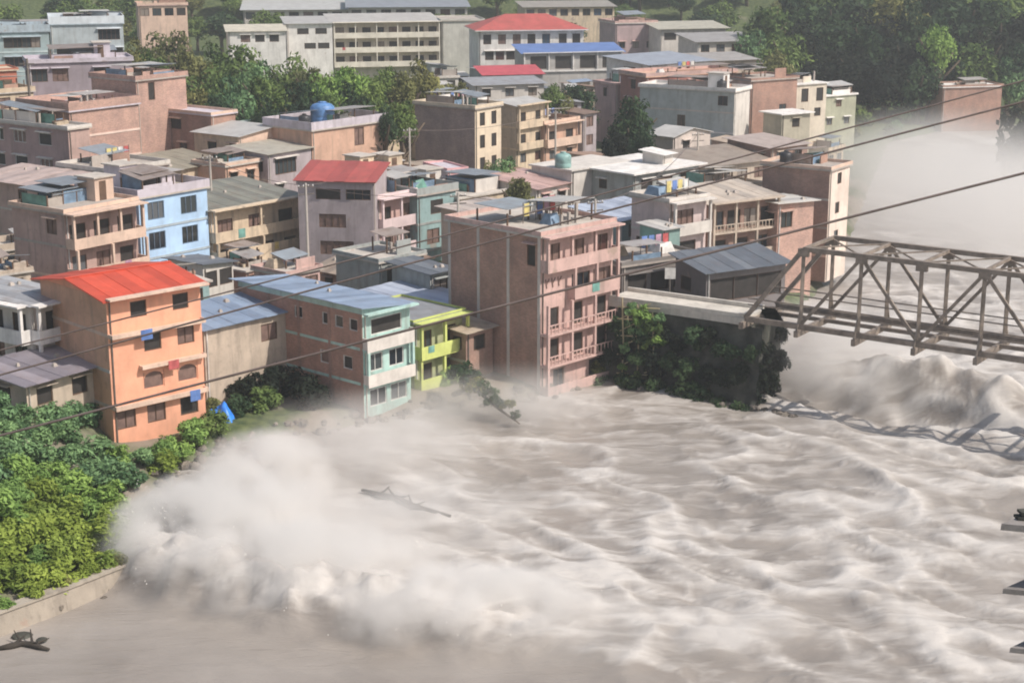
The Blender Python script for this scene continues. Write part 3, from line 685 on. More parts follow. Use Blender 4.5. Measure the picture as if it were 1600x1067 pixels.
house('blank_wall_house', 'large pale windowless wall of a plain house in mid town', (893, 268), 180, 44, xr=986, D=6, sh=3, wall=PALE, roof=('flat', 0), roofmat=PALE, cat='building')
house('white_slab_house', 'grey house under a wide white roof slab with pale hut on top', (990, 273), 178, 46, xr=1092, D=9, sh=2.9,
      F_=[W([.2, .5, .8], 1.6, 1.3, .8, 'dark'), W(3, 1.4, 1.3)], wall=GREYG, trim=WHITE, roof=('flat', 0), roofmat=WHITE, over=.7)
house('blue_lean_to', 'low house with light blue sheet roof right of the blank wall', (968, 345), 158, 46, xr=1046, D=6, sh=2.6, F_=[W([.3, .7], 1.5, 1.2, .8, 'dark'), None], wall=TEAL, roof=('mono', 0.50, .5, 'back'), roofmat=TINBL, cat='house')
house('pink_balcony_tower', 'slim pinkish white tower of two balconies near the bridge', (1046, 318), 152, 50, xr=1104, D=5, sh=2.9,
      F_=[G(.8, .9, 2, [.35], 2.6, 1.6, .4, st='shutter'), G(.8, .8, 2, [.5], 2.0, 1.6, .3, st='dark'), None], wall=plaster((.62, .5, .48), .4), trim=PALE, roof=('flat', .3), roofmat=CONC2, clutter=3)
house('brown_veranda_house', 'brown timber house with cream sheet roof near the bridge', (1108, 318), 157, 58, xr=1212, D=6, sh=2.8,
      F_=[G(.8, .7, 4, 4, 1.4, st='dark', rail=True), G(.8, .8, 4, 3, 1.4, st='dark'), None], wall=BRKD, trim=TAN, roof=('mono', 0.55, .7, 'back'), roofmat=tin((.64, .55, .46), .25))
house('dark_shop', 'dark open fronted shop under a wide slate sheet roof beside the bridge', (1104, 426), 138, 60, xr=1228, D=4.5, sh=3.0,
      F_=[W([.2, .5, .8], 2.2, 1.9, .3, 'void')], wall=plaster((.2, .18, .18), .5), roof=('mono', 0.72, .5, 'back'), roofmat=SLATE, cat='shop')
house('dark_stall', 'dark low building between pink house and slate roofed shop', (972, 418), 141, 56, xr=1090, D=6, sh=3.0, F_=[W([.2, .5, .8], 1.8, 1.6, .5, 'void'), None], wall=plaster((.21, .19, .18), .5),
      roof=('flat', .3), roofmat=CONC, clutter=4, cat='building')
house('tall_brick_house', 'tall brown brick house with narrow sunlit cream end at the river bend', (1297, 268), 166, 34, xr=1328, xl=1192, sh=2.9,
      F_=[W([.5], .9, 1.1, 1.3, 'dark'), W([.45], .9, 1.1, 1.2, 'dark'), W([.45], .9, 1.1, 1.2, 'dark')], S_=[None, W([.75], 1.2, 1.2), W([.7], 1.2, 1.2), None], wall=plaster((.72, .6, .52), .25), swall=BRKD,
      trim=PEACH, roof=('flat', .3), roofmat=CONC, clutter=5, base=1.0)
house('orange_brick_annex', 'small orange brick annex below the tall brown brick house', (1216, 322), 160, 52, xr=1272, D=4, sh=2.8, F_=[W([.25], 1.4, 1.5, .5, 'glass'), None, None], wall=BRKL, roof=('mono', 0.22, .5, 'left'), roofmat=TINW, cat='annex')
# ---- third row and hillside
house('big_brick_house', 'large windowless pinkish brick house with banded sunlit front', (108, 176), 190, 36, xr=216, D=9, sh=2.9, wall=BRKL, trim=BRKL, band=plaster((.74, .58, .50), .1), roof=('flat', .9), roofmat=LILAC, clutter=4)
house('brick_tower_house', 'taller brick house with one dark doorway behind the banded brick house', (212, 128), 200, 36, xr=290, D=8, sh=2.9, F_=[W([.3], .9, 2.0, .5, 'dark'), None, None, None], wall=BRKL, roof=('flat', .5), roofmat=CONC, trim=BRKL, clutter=3)
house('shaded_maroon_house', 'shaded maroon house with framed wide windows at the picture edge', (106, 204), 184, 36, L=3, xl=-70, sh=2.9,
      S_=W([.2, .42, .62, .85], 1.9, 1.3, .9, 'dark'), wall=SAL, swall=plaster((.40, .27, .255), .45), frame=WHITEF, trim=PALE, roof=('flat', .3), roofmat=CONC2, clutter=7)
house('low_tin_house', 'low house with light pinkish tin roof in front of the maroon house', (60, 292), 168, 36, L=6, xl=-40, sh=2.8, S_=[W(2, 1.3, 1.2)], wall=SAL, roof=('mono', 0.55, .5, 'right'), roofmat=tin((.6, .48, .44), .4))
house('patched_roof_house', 'house under a jumble of patched sheets above the light blue house', (170, 272), 172, 36, xr=262, D=8, sh=2.8, F_=[W(3, 1.3, 1.1, .9, 'dark')], wall=SAL, trim=PALE, roof=('flat', .4), roofmat=CONC, clutter=9)
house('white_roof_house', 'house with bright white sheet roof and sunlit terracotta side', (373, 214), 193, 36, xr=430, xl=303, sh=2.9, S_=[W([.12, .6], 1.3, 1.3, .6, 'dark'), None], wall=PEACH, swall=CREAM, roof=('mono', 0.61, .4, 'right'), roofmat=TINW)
house('maroon_brick_house', 'shaded maroon brick house with pale roof edge before the trees', (330, 182), 200, 36, L=4, xl=240, sh=2.9, S_=[W([.65], 2.2, 1.2, .9, 'dark'), W([.5])], wall=BRK, swall=BRKD, roof=('flat', .3), roofmat=LILAC, trim=PEACH)
house('olive_roof_house', 'house with mossy sheet roof below the white roofed house', (262, 268), 182, 36, xr=352, D=7, sh=2.8, F_=[W(2, 1.2, 1.2, .8, 'dark')], wall=CREAM, roof=('mono', 0.77, .4, 'back'), roofmat=tin((.38, .34, .26), .4))
house('ochre_house', 'ochre plastered house with crooked posts below the white roofed house', (352, 262), 183, 36, xr=404, D=5, sh=2.8, F_=[W(2, 1.0, 1.8, .2, 'dark'), W(2)], wall=TERRA, trim=PEACH, roof=('flat', .3), roofmat=CONC2, clutter=4)
house('grey_shutter_house', 'grey house with pale shuttered front left of the terracotta house', (418, 242), 187, 36, xr=486, D=6, sh=2.9, F_=[W([.4], 3.0, 1.7, .4, 'shutter'), W(2)], wall=MAUVE, trim=PALE, roof=('mono', 0.39, .4, 'back'), roofmat=tin((.44, .42, .36), .4))
house('terracotta_house', 'terracotta house with single brown door carrying a blue tank', (487, 206), 193, 40, xr=604, D=8, sh=2.9, F_=[W([.62], 1.4, 2.0, .5, 'shutter'), W([.2], 2.2, 1.4, .5, 'dark'), None], wall=TERRA, trim=LILAC, roof=('flat', .9), roofmat=CONC2, clutter=3)
house('mossy_roof_house', 'house with greenish corrugated roof under the grove', (425, 208), 203, 40, xr=490, D=7, sh=2.8, F_=[W(2, 1.2, 1.2, .8, 'dark')], wall=TAN, roof=('mono', 0.66, .4, 'back'), roofmat=tin((.40, .48, .44), .25))
house('stacked_sheet_house', 'house with stacked cream sheets on roof left of the pink cube', (600, 286), 180, 40, xr=666, D=7, sh=2.8, F_=[W(2, 1.6, 1.3, .6, 'dark')], wall=TAN, trim=CREAM, roof=('flat', .2), roofmat=CONC2, clutter=8)
house('pink_cube_house', 'small bright pink cube house with one dark window', (700, 268), 184, 60, xr=728, xl=665, sh=3, F_=[W([.45], 1.0, .9, .6, 'dark'), None], wall=plaster((.74, .42, .42), .2), swall=LILAC, roof=('flat', .2), roofmat=LILAC)
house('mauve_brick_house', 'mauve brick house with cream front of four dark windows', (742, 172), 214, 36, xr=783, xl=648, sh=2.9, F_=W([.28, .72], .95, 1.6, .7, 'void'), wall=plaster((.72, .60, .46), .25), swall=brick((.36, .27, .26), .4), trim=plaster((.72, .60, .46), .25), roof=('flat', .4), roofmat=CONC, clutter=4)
house('cream_step_house', 'cream house with white sheet roof stepping down beside four window house', (806, 166), 222, 38, xr=852, xl=778, sh=2.9, F_=[G(.6, .8, 2, 2, 1.0), G(.6, .8, 2, 2, 1.0), W(2)], S_=[None, None], wall=CREAM, swall=TAN, trim=CREAM, roof=('mono', 0.39, .5, 'back'), roofmat=TINW)
house('rust_terrace_house', 'rusty brown terraced house right of the stepping cream house', (850, 196), 226, 40, xr=903, D=7, sh=2.9, F_=[G(.7, .9, 2, 2, 1.4), W(2, 1.1, 1.2)], wall=TERRA, trim=PEACH, roof=('flat', .4), roofmat=tin((.42, .26, .18), .6), clutter=3)
house('skeleton_house', 'unfinished house with open upper frame behind the four window house', (690, 166), 236, 40, xr=760, D=6, sh=2.9, F_=[W(4, 1.3, 1.8, .3, 'void')], wall=TAN, trim=WHITE, roof=('flat', .3), roofmat=CONC, clutter=4)
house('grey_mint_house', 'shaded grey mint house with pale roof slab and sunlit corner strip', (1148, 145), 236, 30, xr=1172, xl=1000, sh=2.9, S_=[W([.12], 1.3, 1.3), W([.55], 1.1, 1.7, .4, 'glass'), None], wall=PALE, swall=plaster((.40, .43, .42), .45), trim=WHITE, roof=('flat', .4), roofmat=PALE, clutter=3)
house('red_wall_house', 'dark red walled low house behind the grey mint house', (1010, 122), 252, 60, xr=1150, D=7, sh=2.8, F_=[W(5, 1.2, 1.2, .8, 'dark')], wall=plaster((.36, .16, .13), .4), trim=PINK, roof=('flat', .5), roofmat=TERRA, clutter=3)
house('sunlit_brick_house', 'brick house with side wall painted as if sunlit right of the grey mint house', (1174, 128), 243, 58, xr=1246, D=7, sh=2.9, F_=[None, W([.7], 1.2, 1.2)], wall=BRK, swall=plaster((.62, .45, .38), .2), roof=('flat', .3), roofmat=CONC)  # paler side wall has the sunlight put into its colour
house('cream_frame_house', 'small cream frame house with raised roof posts before the forest', (1240, 134), 250, 58, xr=1292, D=5, sh=2.9, F_=[W([.35, .8], 1.2, 1.9, .3, 'dark'), W(2)], wall=plaster((.64, .56, .46), .3), roof=('flat', 0), roofmat=WHITE, clutter=4)
house('olive_garden_house', 'low olive plastered house in the gardens by the river', (1284, 152), 258, 58, xr=1338, D=5, sh=2.7, F_=[W([.5], 1.0, 1.0, 1.0, 'dark'), W(2, 1., 1.)], wall=plaster((.40, .40, .30), .4), trim=WHITE, roof=('flat', .1), roofmat=WHITE)
house('canopy_hut', 'small hut with white slab canopy in front of the brick house', (1222, 180), 236, 58, xr=1266, D=4, sh=2.7, F_=[W([.5], 1.2, 1.2, .8, 'dark')], wall=plaster((.42, .38, .30), .4), roof=('flat', 0), roofmat=WHITE, over=.5, cat='hut')
house('arch_hut', 'small pale rounded hut below the grey mint house', (1052, 214), 205, 44, xr=1110, D=4, sh=2.6, F_=[W([.35], 1.2, 1.5, .3, 'dark')], wall=plaster((.58, .5, .45), .3), roof=('gabley', .8, .3), roofmat=TINW, cat='hut')
house('brown_sheet_house', 'long house under brownish sheet roof below the grey mint house', (1092, 262), 188, 54, xr=1200, D=7, sh=2.8, F_=[W(4, 1.4, 1.2, .8, 'dark')], wall=TAN, roof=('mono', 0.88, .5, 'back'), roofmat=tin((.46, .38, .31), .4))
house('rubble_roof_house', 'flat roofed house strewn with planks left of the tall brick house', (1100, 302), 170, 54, xr=1190, D=7, sh=2.8, F_=[W(3, 1.4, 1.2, .8, 'dark')], wall=BRKD, trim=TAN, roof=('flat', .3), roofmat=CONC, clutter=8)
house('weathered_riverside_house', 'weathered low house with pale sheet roof behind the tall brick house', (1205, 232), 196, 50, xr=1262, D=7, sh=2.8, F_=[W(2)], wall=BRKD, trim=TAN, roof=('mono', 0.44, .5, 'back'), roofmat=tin((.5, .42, .38), .4))
# ---- far town
house('long_white_school', 'long white three storey building with rows of galleries below the far hill', (520, 36), 342, 78, xr=686, D=14, sh=2.9,
      F_=[G(1.2, .9, 6, 8, 1.5), G(1.2, .9, 6, 8, 1.5), G(1.2, .9, 6, 8, 1.5), None], wall=plaster((.6, .52, .42), .3), trim=plaster((.74, .68, .58), .2), roof=('mono', 0.83, .6, 'back'), roofmat=tin((.6, .58, .55), .2), cat='building')
house('white_wing', 'white two storey wing with four small dark windows beside the long galleries', (448, 38), 339, 78, xr=519, D=12, sh=2.9, F_=[W([.35, .75], 2.0, 1.1, .8, 'dark'), W([.5, .8], 2.0, 1.1, .8, 'dark'), None], wall=WHITE, roof=('mono', 0.66, .5, 'back'), roofmat=TINW, cat='building')
house('blank_end_block', 'plain grey-cream end block left of the red roofed building', (690, 34), 346, 80, xr=756, D=12, sh=3, wall=plaster((.56, .54, .49), .3), roof=('flat', .3), roofmat=CONC, cat='building')
house('small_white_house', 'small white house with cream roof at the left of the white wing', (356, 50), 330, 78, xr=446, D=8, sh=2.8, F_=[W([.3, .55, .8], 1.6, 1.3, .7, 'dark'), None], wall=WHITE, roof=('mono', 0.72, .5, 'back'), roofmat=tin((.62, .58, .48), .2))
house('red_roof_building', 'long white building with red hipped roof in the far town', (748, 48), 314, 80, xr=912, D=12, sh=3.0, F_=[W([.08, .22, .36, .5, .64, .8, .93], 1.3, 1.7, .4, 'dark'), W([.1, .2, .3], 1.4, 1.5, .5, 'dark'), None], wall=WHITE, trim=WHITE, roof=('hip', 2.6, .8), roofmat=RED, cat='building')
house('blue_veranda', 'veranda with bright blue sheet roof along the red roofed building', (818, 84), 305, 76, xr=972, D=6.5, sh=3.2, F_=[G(.3, .1, 5, [.15, .4, .65, .88], 2.6, 2.2, .3, st='void'), None], wall=plaster((.42, .40, .38), .3), trim=WHITE, roof=('mono', 0.99, .6, 'back'), roofmat=tin((.20, .32, .66), .04), cat='building')
house('crimson_roof_house', 'small house with crimson sheet roof below the red roofed building', (756, 118), 272, 76, xr=848, D=6, sh=2.8, F_=[W(2, 1.6, 1.4, .6, 'dark')], wall=GREYG, roof=('mono', 0.83, .4, 'back'), roofmat=tin((.52, .09, .11), .08))
house('slate_flat_house', 'grey sheet roofed house behind the stepping cream house', (742, 134), 255, 72, xr=850, D=6, sh=2.8, F_=[W(3, 1.2, 1.2)], wall=PALE, roof=('mono', 0.50, .5, 'back'), roofmat=TING)
house('grey_roof_white_house', 'white house with wide blue-grey roof and row of columns', (1014, 102), 268, 52, xr=1112, xl=948, sh=2.9, F_=[W(7, 1.1, 1.9, .3, 'dark'), None], S_=[W([.45], 2.4, 1.5, .7, 'shutter'), None], wall=WHITE, trim=WHITE, roof=('mono', 0.66, .7, 'back'), roofmat=tin((.46, .5, .57), .1))
house('pink_base_house', 'pinkish low house below the white columned house', (962, 134), 259, 60, xr=1012, D=6, sh=2.8, F_=[W([.3, .75], 1.4, 1.4, .5, 'dark')], wall=plaster((.48, .32, .31), .4), roof=('flat', .2), roofmat=PINK)
house('mauve_far_house', 'mauve block with pale roof edge right of the red roof', (962, 38), 338, 72, xr=1026, D=9, sh=2.9, F_=[None, W(3)], wall=plaster((.42, .31, .31), .3), trim=PINK, roof=('flat', .4), roofmat=PALE, cat='building')
house('cream_roof_far_house', 'far house with pale yellow roof before the wooded hill', (1032, 46), 334, 74, xr=1134, D=8, sh=2.9, F_=[W([.15, .5, .7], 2.2, 1.4, .7, 'dark'), None], wall=PALE, roof=('mono', 0.77, .8, 'back'), roofmat=tin((.66, .62, .5), .1))
house('grey_roof_far_house', 'far low house with weathered grey roof at the wood edge', (1090, 66), 316, 72, xr=1186, D=9, sh=2.9, F_=[W(4, 1.5, 1.3)], wall=plaster((.56, .50, .44), .3), roof=('mono', 0.88, .7, 'back'), roofmat=tin((.5, .48, .46), .3))
house('rooftop_row_house', 'low house with layered pale roofs right of the white columned house', (1105, 96), 283, 68, xr=1182, D=8, sh=2.8, F_=[W(3, 1.3, 1.2)], wall=TAN, roof=('mono', 0.55, .6, 'back'), roofmat=tin((.42, .4, .38), .4))
house('teal_banded_block', 'teal grey banded block with window row in the upper corner', (-10, 52), 262, 72, xr=76, D=9, sh=3.0, F_=[W(6, 1.2, 1.5, .6, 'glass'), W(6, 1.2, 1.4, .7, 'glass'), None], wall=plaster((.34, .42, .43), .4), trim=BLUEG, band=plaster((.52, .6, .6), .2), roof=('flat', 1.0), roofmat=BLUEG, cat='building', clutter=4)
house('blue_grey_block', 'blue grey block with white parapet wall behind the brick houses', (78, 40), 274, 74, xr=192, D=10, sh=3.0, F_=[W([.15, .8], 3.0, 1.6, .5, 'glass'), W([.2, .5, .85], 2.6, 1.5, .6, 'dark'), None], wall=plaster((.42, .46, .48), .4), trim=plaster((.68, .72, .76), .2), roof=('flat', 1.2), roofmat=BLUEG, cat='building', clutter=5)
house('mauve_long_shed', 'long dark mauve shed with pale roof edge above the brick houses', (44, 100), 226, 70, xr=206, D=7, sh=3.0, F_=[W([.1, .3, .7], 1.8, 1.6, .5, 'dark'), None], wall=plaster((.33, .28, .31), .4), trim=LILAC, roof=('flat', .4), roofmat=LILAC, clutter=6, cat='shed')
house('rust_cabin', 'rust red cabin on a cream terrace at the picture edge', (-6, 112), 216, 60, xr=26, D=5, sh=2.8, F_=[None, W(1)], wall=plaster((.44, .15, .10), .3), roof=('flat', .2), roofmat=CREAM, cat='cabin')
house('cream_terrace_house', 'cream walled terrace house under the rust cabin', (-8, 148), 205, 50, xr=52, D=5, sh=2.8, F_=[W(2, 1.2, 1.3)], wall=CREAM, roof=('flat', .5), roofmat=CONC2)
house('far_roof_hall', 'far hall with long pale roof below the upper edge', (380, 16), 400, 84, xr=560, D=16, sh=3.2, F_=[W(8, 2, 1.6)], wall=PALE, roof=('mono', 1.65, .8, 'back'), roofmat=tin((.55, .56, .56), .15), cat='building')
house('far_slate_hall', 'far hall with long dark slate roof behind the galleries', (545, 12), 395, 84, xr=730, D=16, sh=3.2, F_=[W(8, 2, 1.6)], wall=PALE, roof=('mono', 1.43, .8, 'back'), roofmat=tin((.3, .33, .38), .15), cat='building')
house('riverside_brick_wall_house', 'low brick house with white roof pieces at the far river mouth', (1474, 138), 291, 76, xr=1566, D=6, sh=2.8, F_=[None], wall=BRK, roof=('flat', .3), roofmat=WHITE)
wr, wL, wD, wH = HOUSES['grey house under a wide white roof slab with pale hut on top']
house('pale_hut', 'pale hut with bright white lid roof standing on the white slab', (1036, 243), 184, 40, L=2.0, xl=1004, sh=2.4, wall=PALE, roof=('mono', 0.28, .35, 'back'), roofmat=WHITE, base=wr.location.z + wH + .172, cat='hut')
house('tarp_shelter', 'teal tarpaulin shelter with grey lid between pink house and balcony tower', (1036, 360), 148, 50, L=2.2, xl=1000, sh=2.4, wall=plaster((.20, .30, .28), .4), swall=plaster((.24, .45, .40), .3), roof=('mono', 0.17, .3, 'back'), roofmat=TINW, cat='shelter')
house('far_pink_house', 'far pinkish house among trees at the upper edge', (216, 10), 330, 74, xr=292, D=8, sh=2.9, F_=[W(4, 1.5, 1.4)], wall=PEACH, roof=('flat', .4), roofmat=PINK)
house('far_cream_row', 'far cream row of houses above the olive trees', (820, 12), 372, 80, xr=960, D=9, sh=2.9, F_=[W(8, 1.5, 1.4)], wall=CREAM, roof=('mono', 0.77, .6, 'back'), roofmat=tin((.5, .46, .4), .3))
# ---- shacks that fill the gaps of the old town
def corners(x, y, a, L, D, g=0.0):
    ca, sa = cos(a), sin(a)
    return [(x + sa * u - ca * v, y + ca * u + sa * v) for u, v in ((-g, -g), (L + g, -g), (L + g, D + g), (-g, D + g))]
def overlap(A, B):
    for P, Q in ((A, B), (B, A)):
        for i in range(4):
            ex, ey = P[(i + 1) % 4][0] - P[i][0], P[(i + 1) % 4][1] - P[i][1]; nx, ny = -ey, ex
            pa = [p[0] * nx + p[1] * ny for p in P]; qb = [p[0] * nx + p[1] * ny for p in Q]
            if max(pa) <= min(qb) or max(qb) <= min(pa): return False
    return True
def px_of(x, y, z):
    d = y * CP + (CH - z) * SP; return 800 + F * x / d, 533.5 - F * (-(CH - z) * CP + y * SP) / d
KEEP = []
for f in FOOT:
    r_ = [v for v in HOUSES.values() if abs(v[0].location.x - f[0]) < 1e-6 and abs(v[0].location.y - f[1]) < 1e-6][0]; zb, Ht = r_[0].location.z, r_[3]
    pp = [px_of(cx, cy, zz) for cx, cy in corners(*f[:5]) for zz in (zb + Ht * .32, zb + Ht + .6)]
    KEEP.append((min(p[0] for p in pp), min(p[1] for p in pp), max(p[0] for p in pp), max(p[1] for p in pp), f[1]))
rf = random.Random(21); used = set(); nf = 0; tries = 0; near = [f for f in FOOT]
WALLS = [('ochre', CREAM), ('brick', BRK), ('brown', BRKD), ('grey', GREYG), ('salmon', SAL), ('pale', PALE), ('tan', TAN), ('mauve', MAUVE), ('pink', PINK), ('teal', TEAL)]
ROOFS = [('grey', TING), ('rusty', tin((.36, .24, .18), .7)), ('white', TINW), ('dark', SLATE), ('brown', tin((.46, .38, .31), .4)), ('blue', TINB), ('flat', None), ('flat', None), ('flat', None)]
while nf < 140 and tries < 14000:
    tries += 1
    Y = rf.uniform(126, 330) ; X = rf.uniform(-.33, .24) * Y; aa = radians(rf.choice([36, 40, 44, 50])) if Y < 240 else radians(rf.uniform(55, 80))
    L, D = rf.uniform(2.8, 6.0), rf.uniform(2.8, 5.5)
    C = corners(X, Y, aa, L, D)
    if min(float(land_dist(np.array([c[0]]), np.array([c[1]]))[0]) for c in C) < 4.5: continue
    pxx, pyy = px_of(X, Y, terrain(X, Y))
    if 285 < pxx < 650 and 60 < pyy < 215: continue
    if pxx > 1190 and pyy < 250: continue
    if any(overlap(corners(*f[:5], .35), C) for f in FOOT): continue
    st = rf.choice([1, 1, 2]) if Y < 165 else rf.choice([1, 2, 2, 3]); sh = 2.6; Hh = st * sh + rf.uniform(0, .5)
    z = min(terrain(*c) for c in C) - .3; q = px_of(X, Y, z + Hh)
    pp = [px_of(cx, cy, zz) for cx, cy in C for zz in (z, z + Hh + .9)]; bb = (min(p[0] for p in pp), min(p[1] for p in pp), max(p[0] for p in pp), max(p[1] for p in pp))
    bad = False
    for k_ in KEEP:
        if Y < k_[4] + 5:
            ov_ = max(0, min(bb[2], k_[2]) - max(bb[0], k_[0])) * max(0, min(bb[3], k_[3]) - max(bb[1], k_[1]))
            if ov_ > .10 * (k_[2] - k_[0]) * (k_[3] - k_[1]): bad = True; break
    if bad: continue
    wn, wm_ = rf.choice(WALLS); rn, rm_ = rf.choice(ROOFS)
    order = sorted(near, key=lambda f: (f[0] - X) ** 2 + (f[1] - Y) ** 2); lab = None
    for f in order[:5]:
        lab = f"small {wn} {'flat roofed' if rn == 'flat' else rn + ' roofed'} shack {'in front of' if Y < f[1] - 3 else ('behind' if Y > f[1] + 4 else 'beside')} the {f[5].replace('_', ' ')}"
        if lab not in used: break
    if lab in used: continue
    used.add(lab); nf += 1
    house('shack', lab, q, Y, math.degrees(aa), L=L, D=D, sh=sh, F_=W(2 if L > 3.6 else 1, 1.35, 1.4, .7, rf.choice(['dark', 'glass', 'shutter', 'void'])), S_=W(1, 1.0, 1.1, .9, 'dark') if rf.random() < .5 else None,
          wall=wm_, roof=('flat', rf.choice([0, .3, .6])) if rm_ is None else ('mono', rf.uniform(.2, .6), .4, rf.choice(['back', 'right', 'left'])), roofmat=rm_ or CONC2, clutter=rf.choice([2, 3, 4]) if rm_ is None else 0, base=z, cat='shack', group='shacks between the town houses')

# ================================================================== VEGETATION
def leaf_cloud(seed, n_clump, n_leaf, leaf, flat=0.0, spread=0.62, crad=0.42):
    """leaves in clumps through a unit ball: an uneven outline with gaps"""
    rs = np.random.RandomState(seed); V, Fc, T = [], [], []
    cs = []
    while len(cs) < n_clump:
        p = rs.uniform(-1, 1, 3)
        if 0.25 < np.linalg.norm(p) < 1: cs.append(p * spread * np.array([1, 1, 1 if p[2] > 0 else 0.8]))
    for c in cs:
        r = crad * rs.uniform(0.65, 1.15); tone = rs.uniform(0.15, 0.75)
        for _ in range(n_leaf):
            d = rs.randn(3); d /= np.linalg.norm(d)
            if d[2] < -0.35 and rs.rand() < 0.6: d[2] = -d[2]
            p = c + d * r * rs.uniform(0.6, 1.08) * np.array([1, 1, 0.8])
            nrm = d * 0.75 + np.array([0, 0, 0.55]) + rs.randn(3) * 0.45; nrm /= np.linalg.norm(nrm)
            a = np.cross(nrm, rs.randn(3)); a /= np.linalg.norm(a) + 1e-9; b = np.cross(nrm, a)
            l, w_ = leaf * rs.uniform(0.6, 1.3), leaf * rs.uniform(0.3, 0.55); k = len(V)
            V += [p - a * l, p + b * w_ - nrm * leaf * .15, p + a * l - nrm * leaf * .3, p - b * w_ - nrm * leaf * .15]; Fc.append((k, k + 1, k + 2, k + 3))
            T += [min(1, max(0, tone + rs.uniform(-0.25, 0.3)))] * 4
    return np.array(V), Fc, np.array(T, np.float32)
CLOUDS = {}
def cloud_mesh(seed, mkey, kind):
    k = (seed, mkey, kind)
    if k not in CLOUDS:
        ck = (seed, kind)
        if ck not in CLOUDS:
            CLOUDS[ck] = {'tree': lambda: leaf_cloud(seed, 26, 110, .085, spread=.66), 'bush': lambda: leaf_cloud(seed + 50, 14, 90, .125, spread=.6),
                          'small': lambda: leaf_cloud(seed + 90, 8, 60, .17)}[kind]()
        V, Fc, T = CLOUDS[ck]
        me = bpy.data.meshes.new('foliage'); me.from_pydata([tuple(v) for v in V], [], Fc); me.materials.append(LEAF[mkey])
        a = me.attributes.new('tone', 'FLOAT', 'POINT'); a.data.foreach_set('value', T); me.update(); CLOUDS[k] = me
    return CLOUDS[k]
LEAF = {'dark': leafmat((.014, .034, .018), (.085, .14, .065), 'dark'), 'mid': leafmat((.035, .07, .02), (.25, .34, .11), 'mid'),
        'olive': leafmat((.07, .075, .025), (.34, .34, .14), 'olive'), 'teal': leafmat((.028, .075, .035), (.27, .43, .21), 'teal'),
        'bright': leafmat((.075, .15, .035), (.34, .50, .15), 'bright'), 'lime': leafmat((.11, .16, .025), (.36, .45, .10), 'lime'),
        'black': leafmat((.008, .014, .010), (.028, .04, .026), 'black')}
TRUNKS = {}
def trunk_mesh(seed):
    if seed not in TRUNKS:
        r = random.Random(seed); m = MB(); m.tube([(0, 0, -.06), (.02, .01, .2), (-.01, .02, .42), (.02, 0, .62)], [.05, .036, .03, .018], 8)
        for i in range(5):
            a = i * 1.26 + r.uniform(-.3, .3); z = .25 + .07 * i
            m.tube([(0, 0, z), (.1 * cos(a), .1 * sin(a), z + .12), (.22 * cos(a), .22 * sin(a), z + .26)], [.02, .014, .006], 6)
        TRUNKS[seed] = m.mesh('trunk', BARK, True)
    return TRUNKS[seed]
NT = [0]
def tree(px, pytop, Y, rpx, mk, label, group, name='tree', flat=1.0):
    NT[0] += 1; s = NT[0] % 5
    p = at(px, pytop - .2 * rpx, Y); g = terrain(p.x, p.y); h = max(p.z - g, 2.0); r = rpx / F * Y * 1.22
    root = empty(name, (p.x, p.y, g), NT[0] * 1.3); tag(root, label, 'tree', group)
    tk = obj('trunk', trunk_mesh(s), root); tk.scale = (h, h, h)
    rz = min(h * .5, r * 1.7); cr = obj('crown', cloud_mesh(s, mk, 'tree'), root, (0, 0, h - rz * .95)); cr.scale = (r, r, rz * flat)
    return root
def bush(loc, r, mk, label, group, hz=0.85, kind='bush', name='bush'):
    NT[0] += 1; s = NT[0] % 5
    root = empty(name, loc, NT[0] * 0.9); tag(root, label, 'bush', group)
    cr = obj('foliage', cloud_mesh(s, mk, kind), root, (0, 0, r * hz * .55)); cr.scale = (r, r, r * hz)
    st = obj('stem', trunk_mesh(s), root, (0, 0, 0)); st.scale = (r * .9, r * .9, r * .9)
    return root

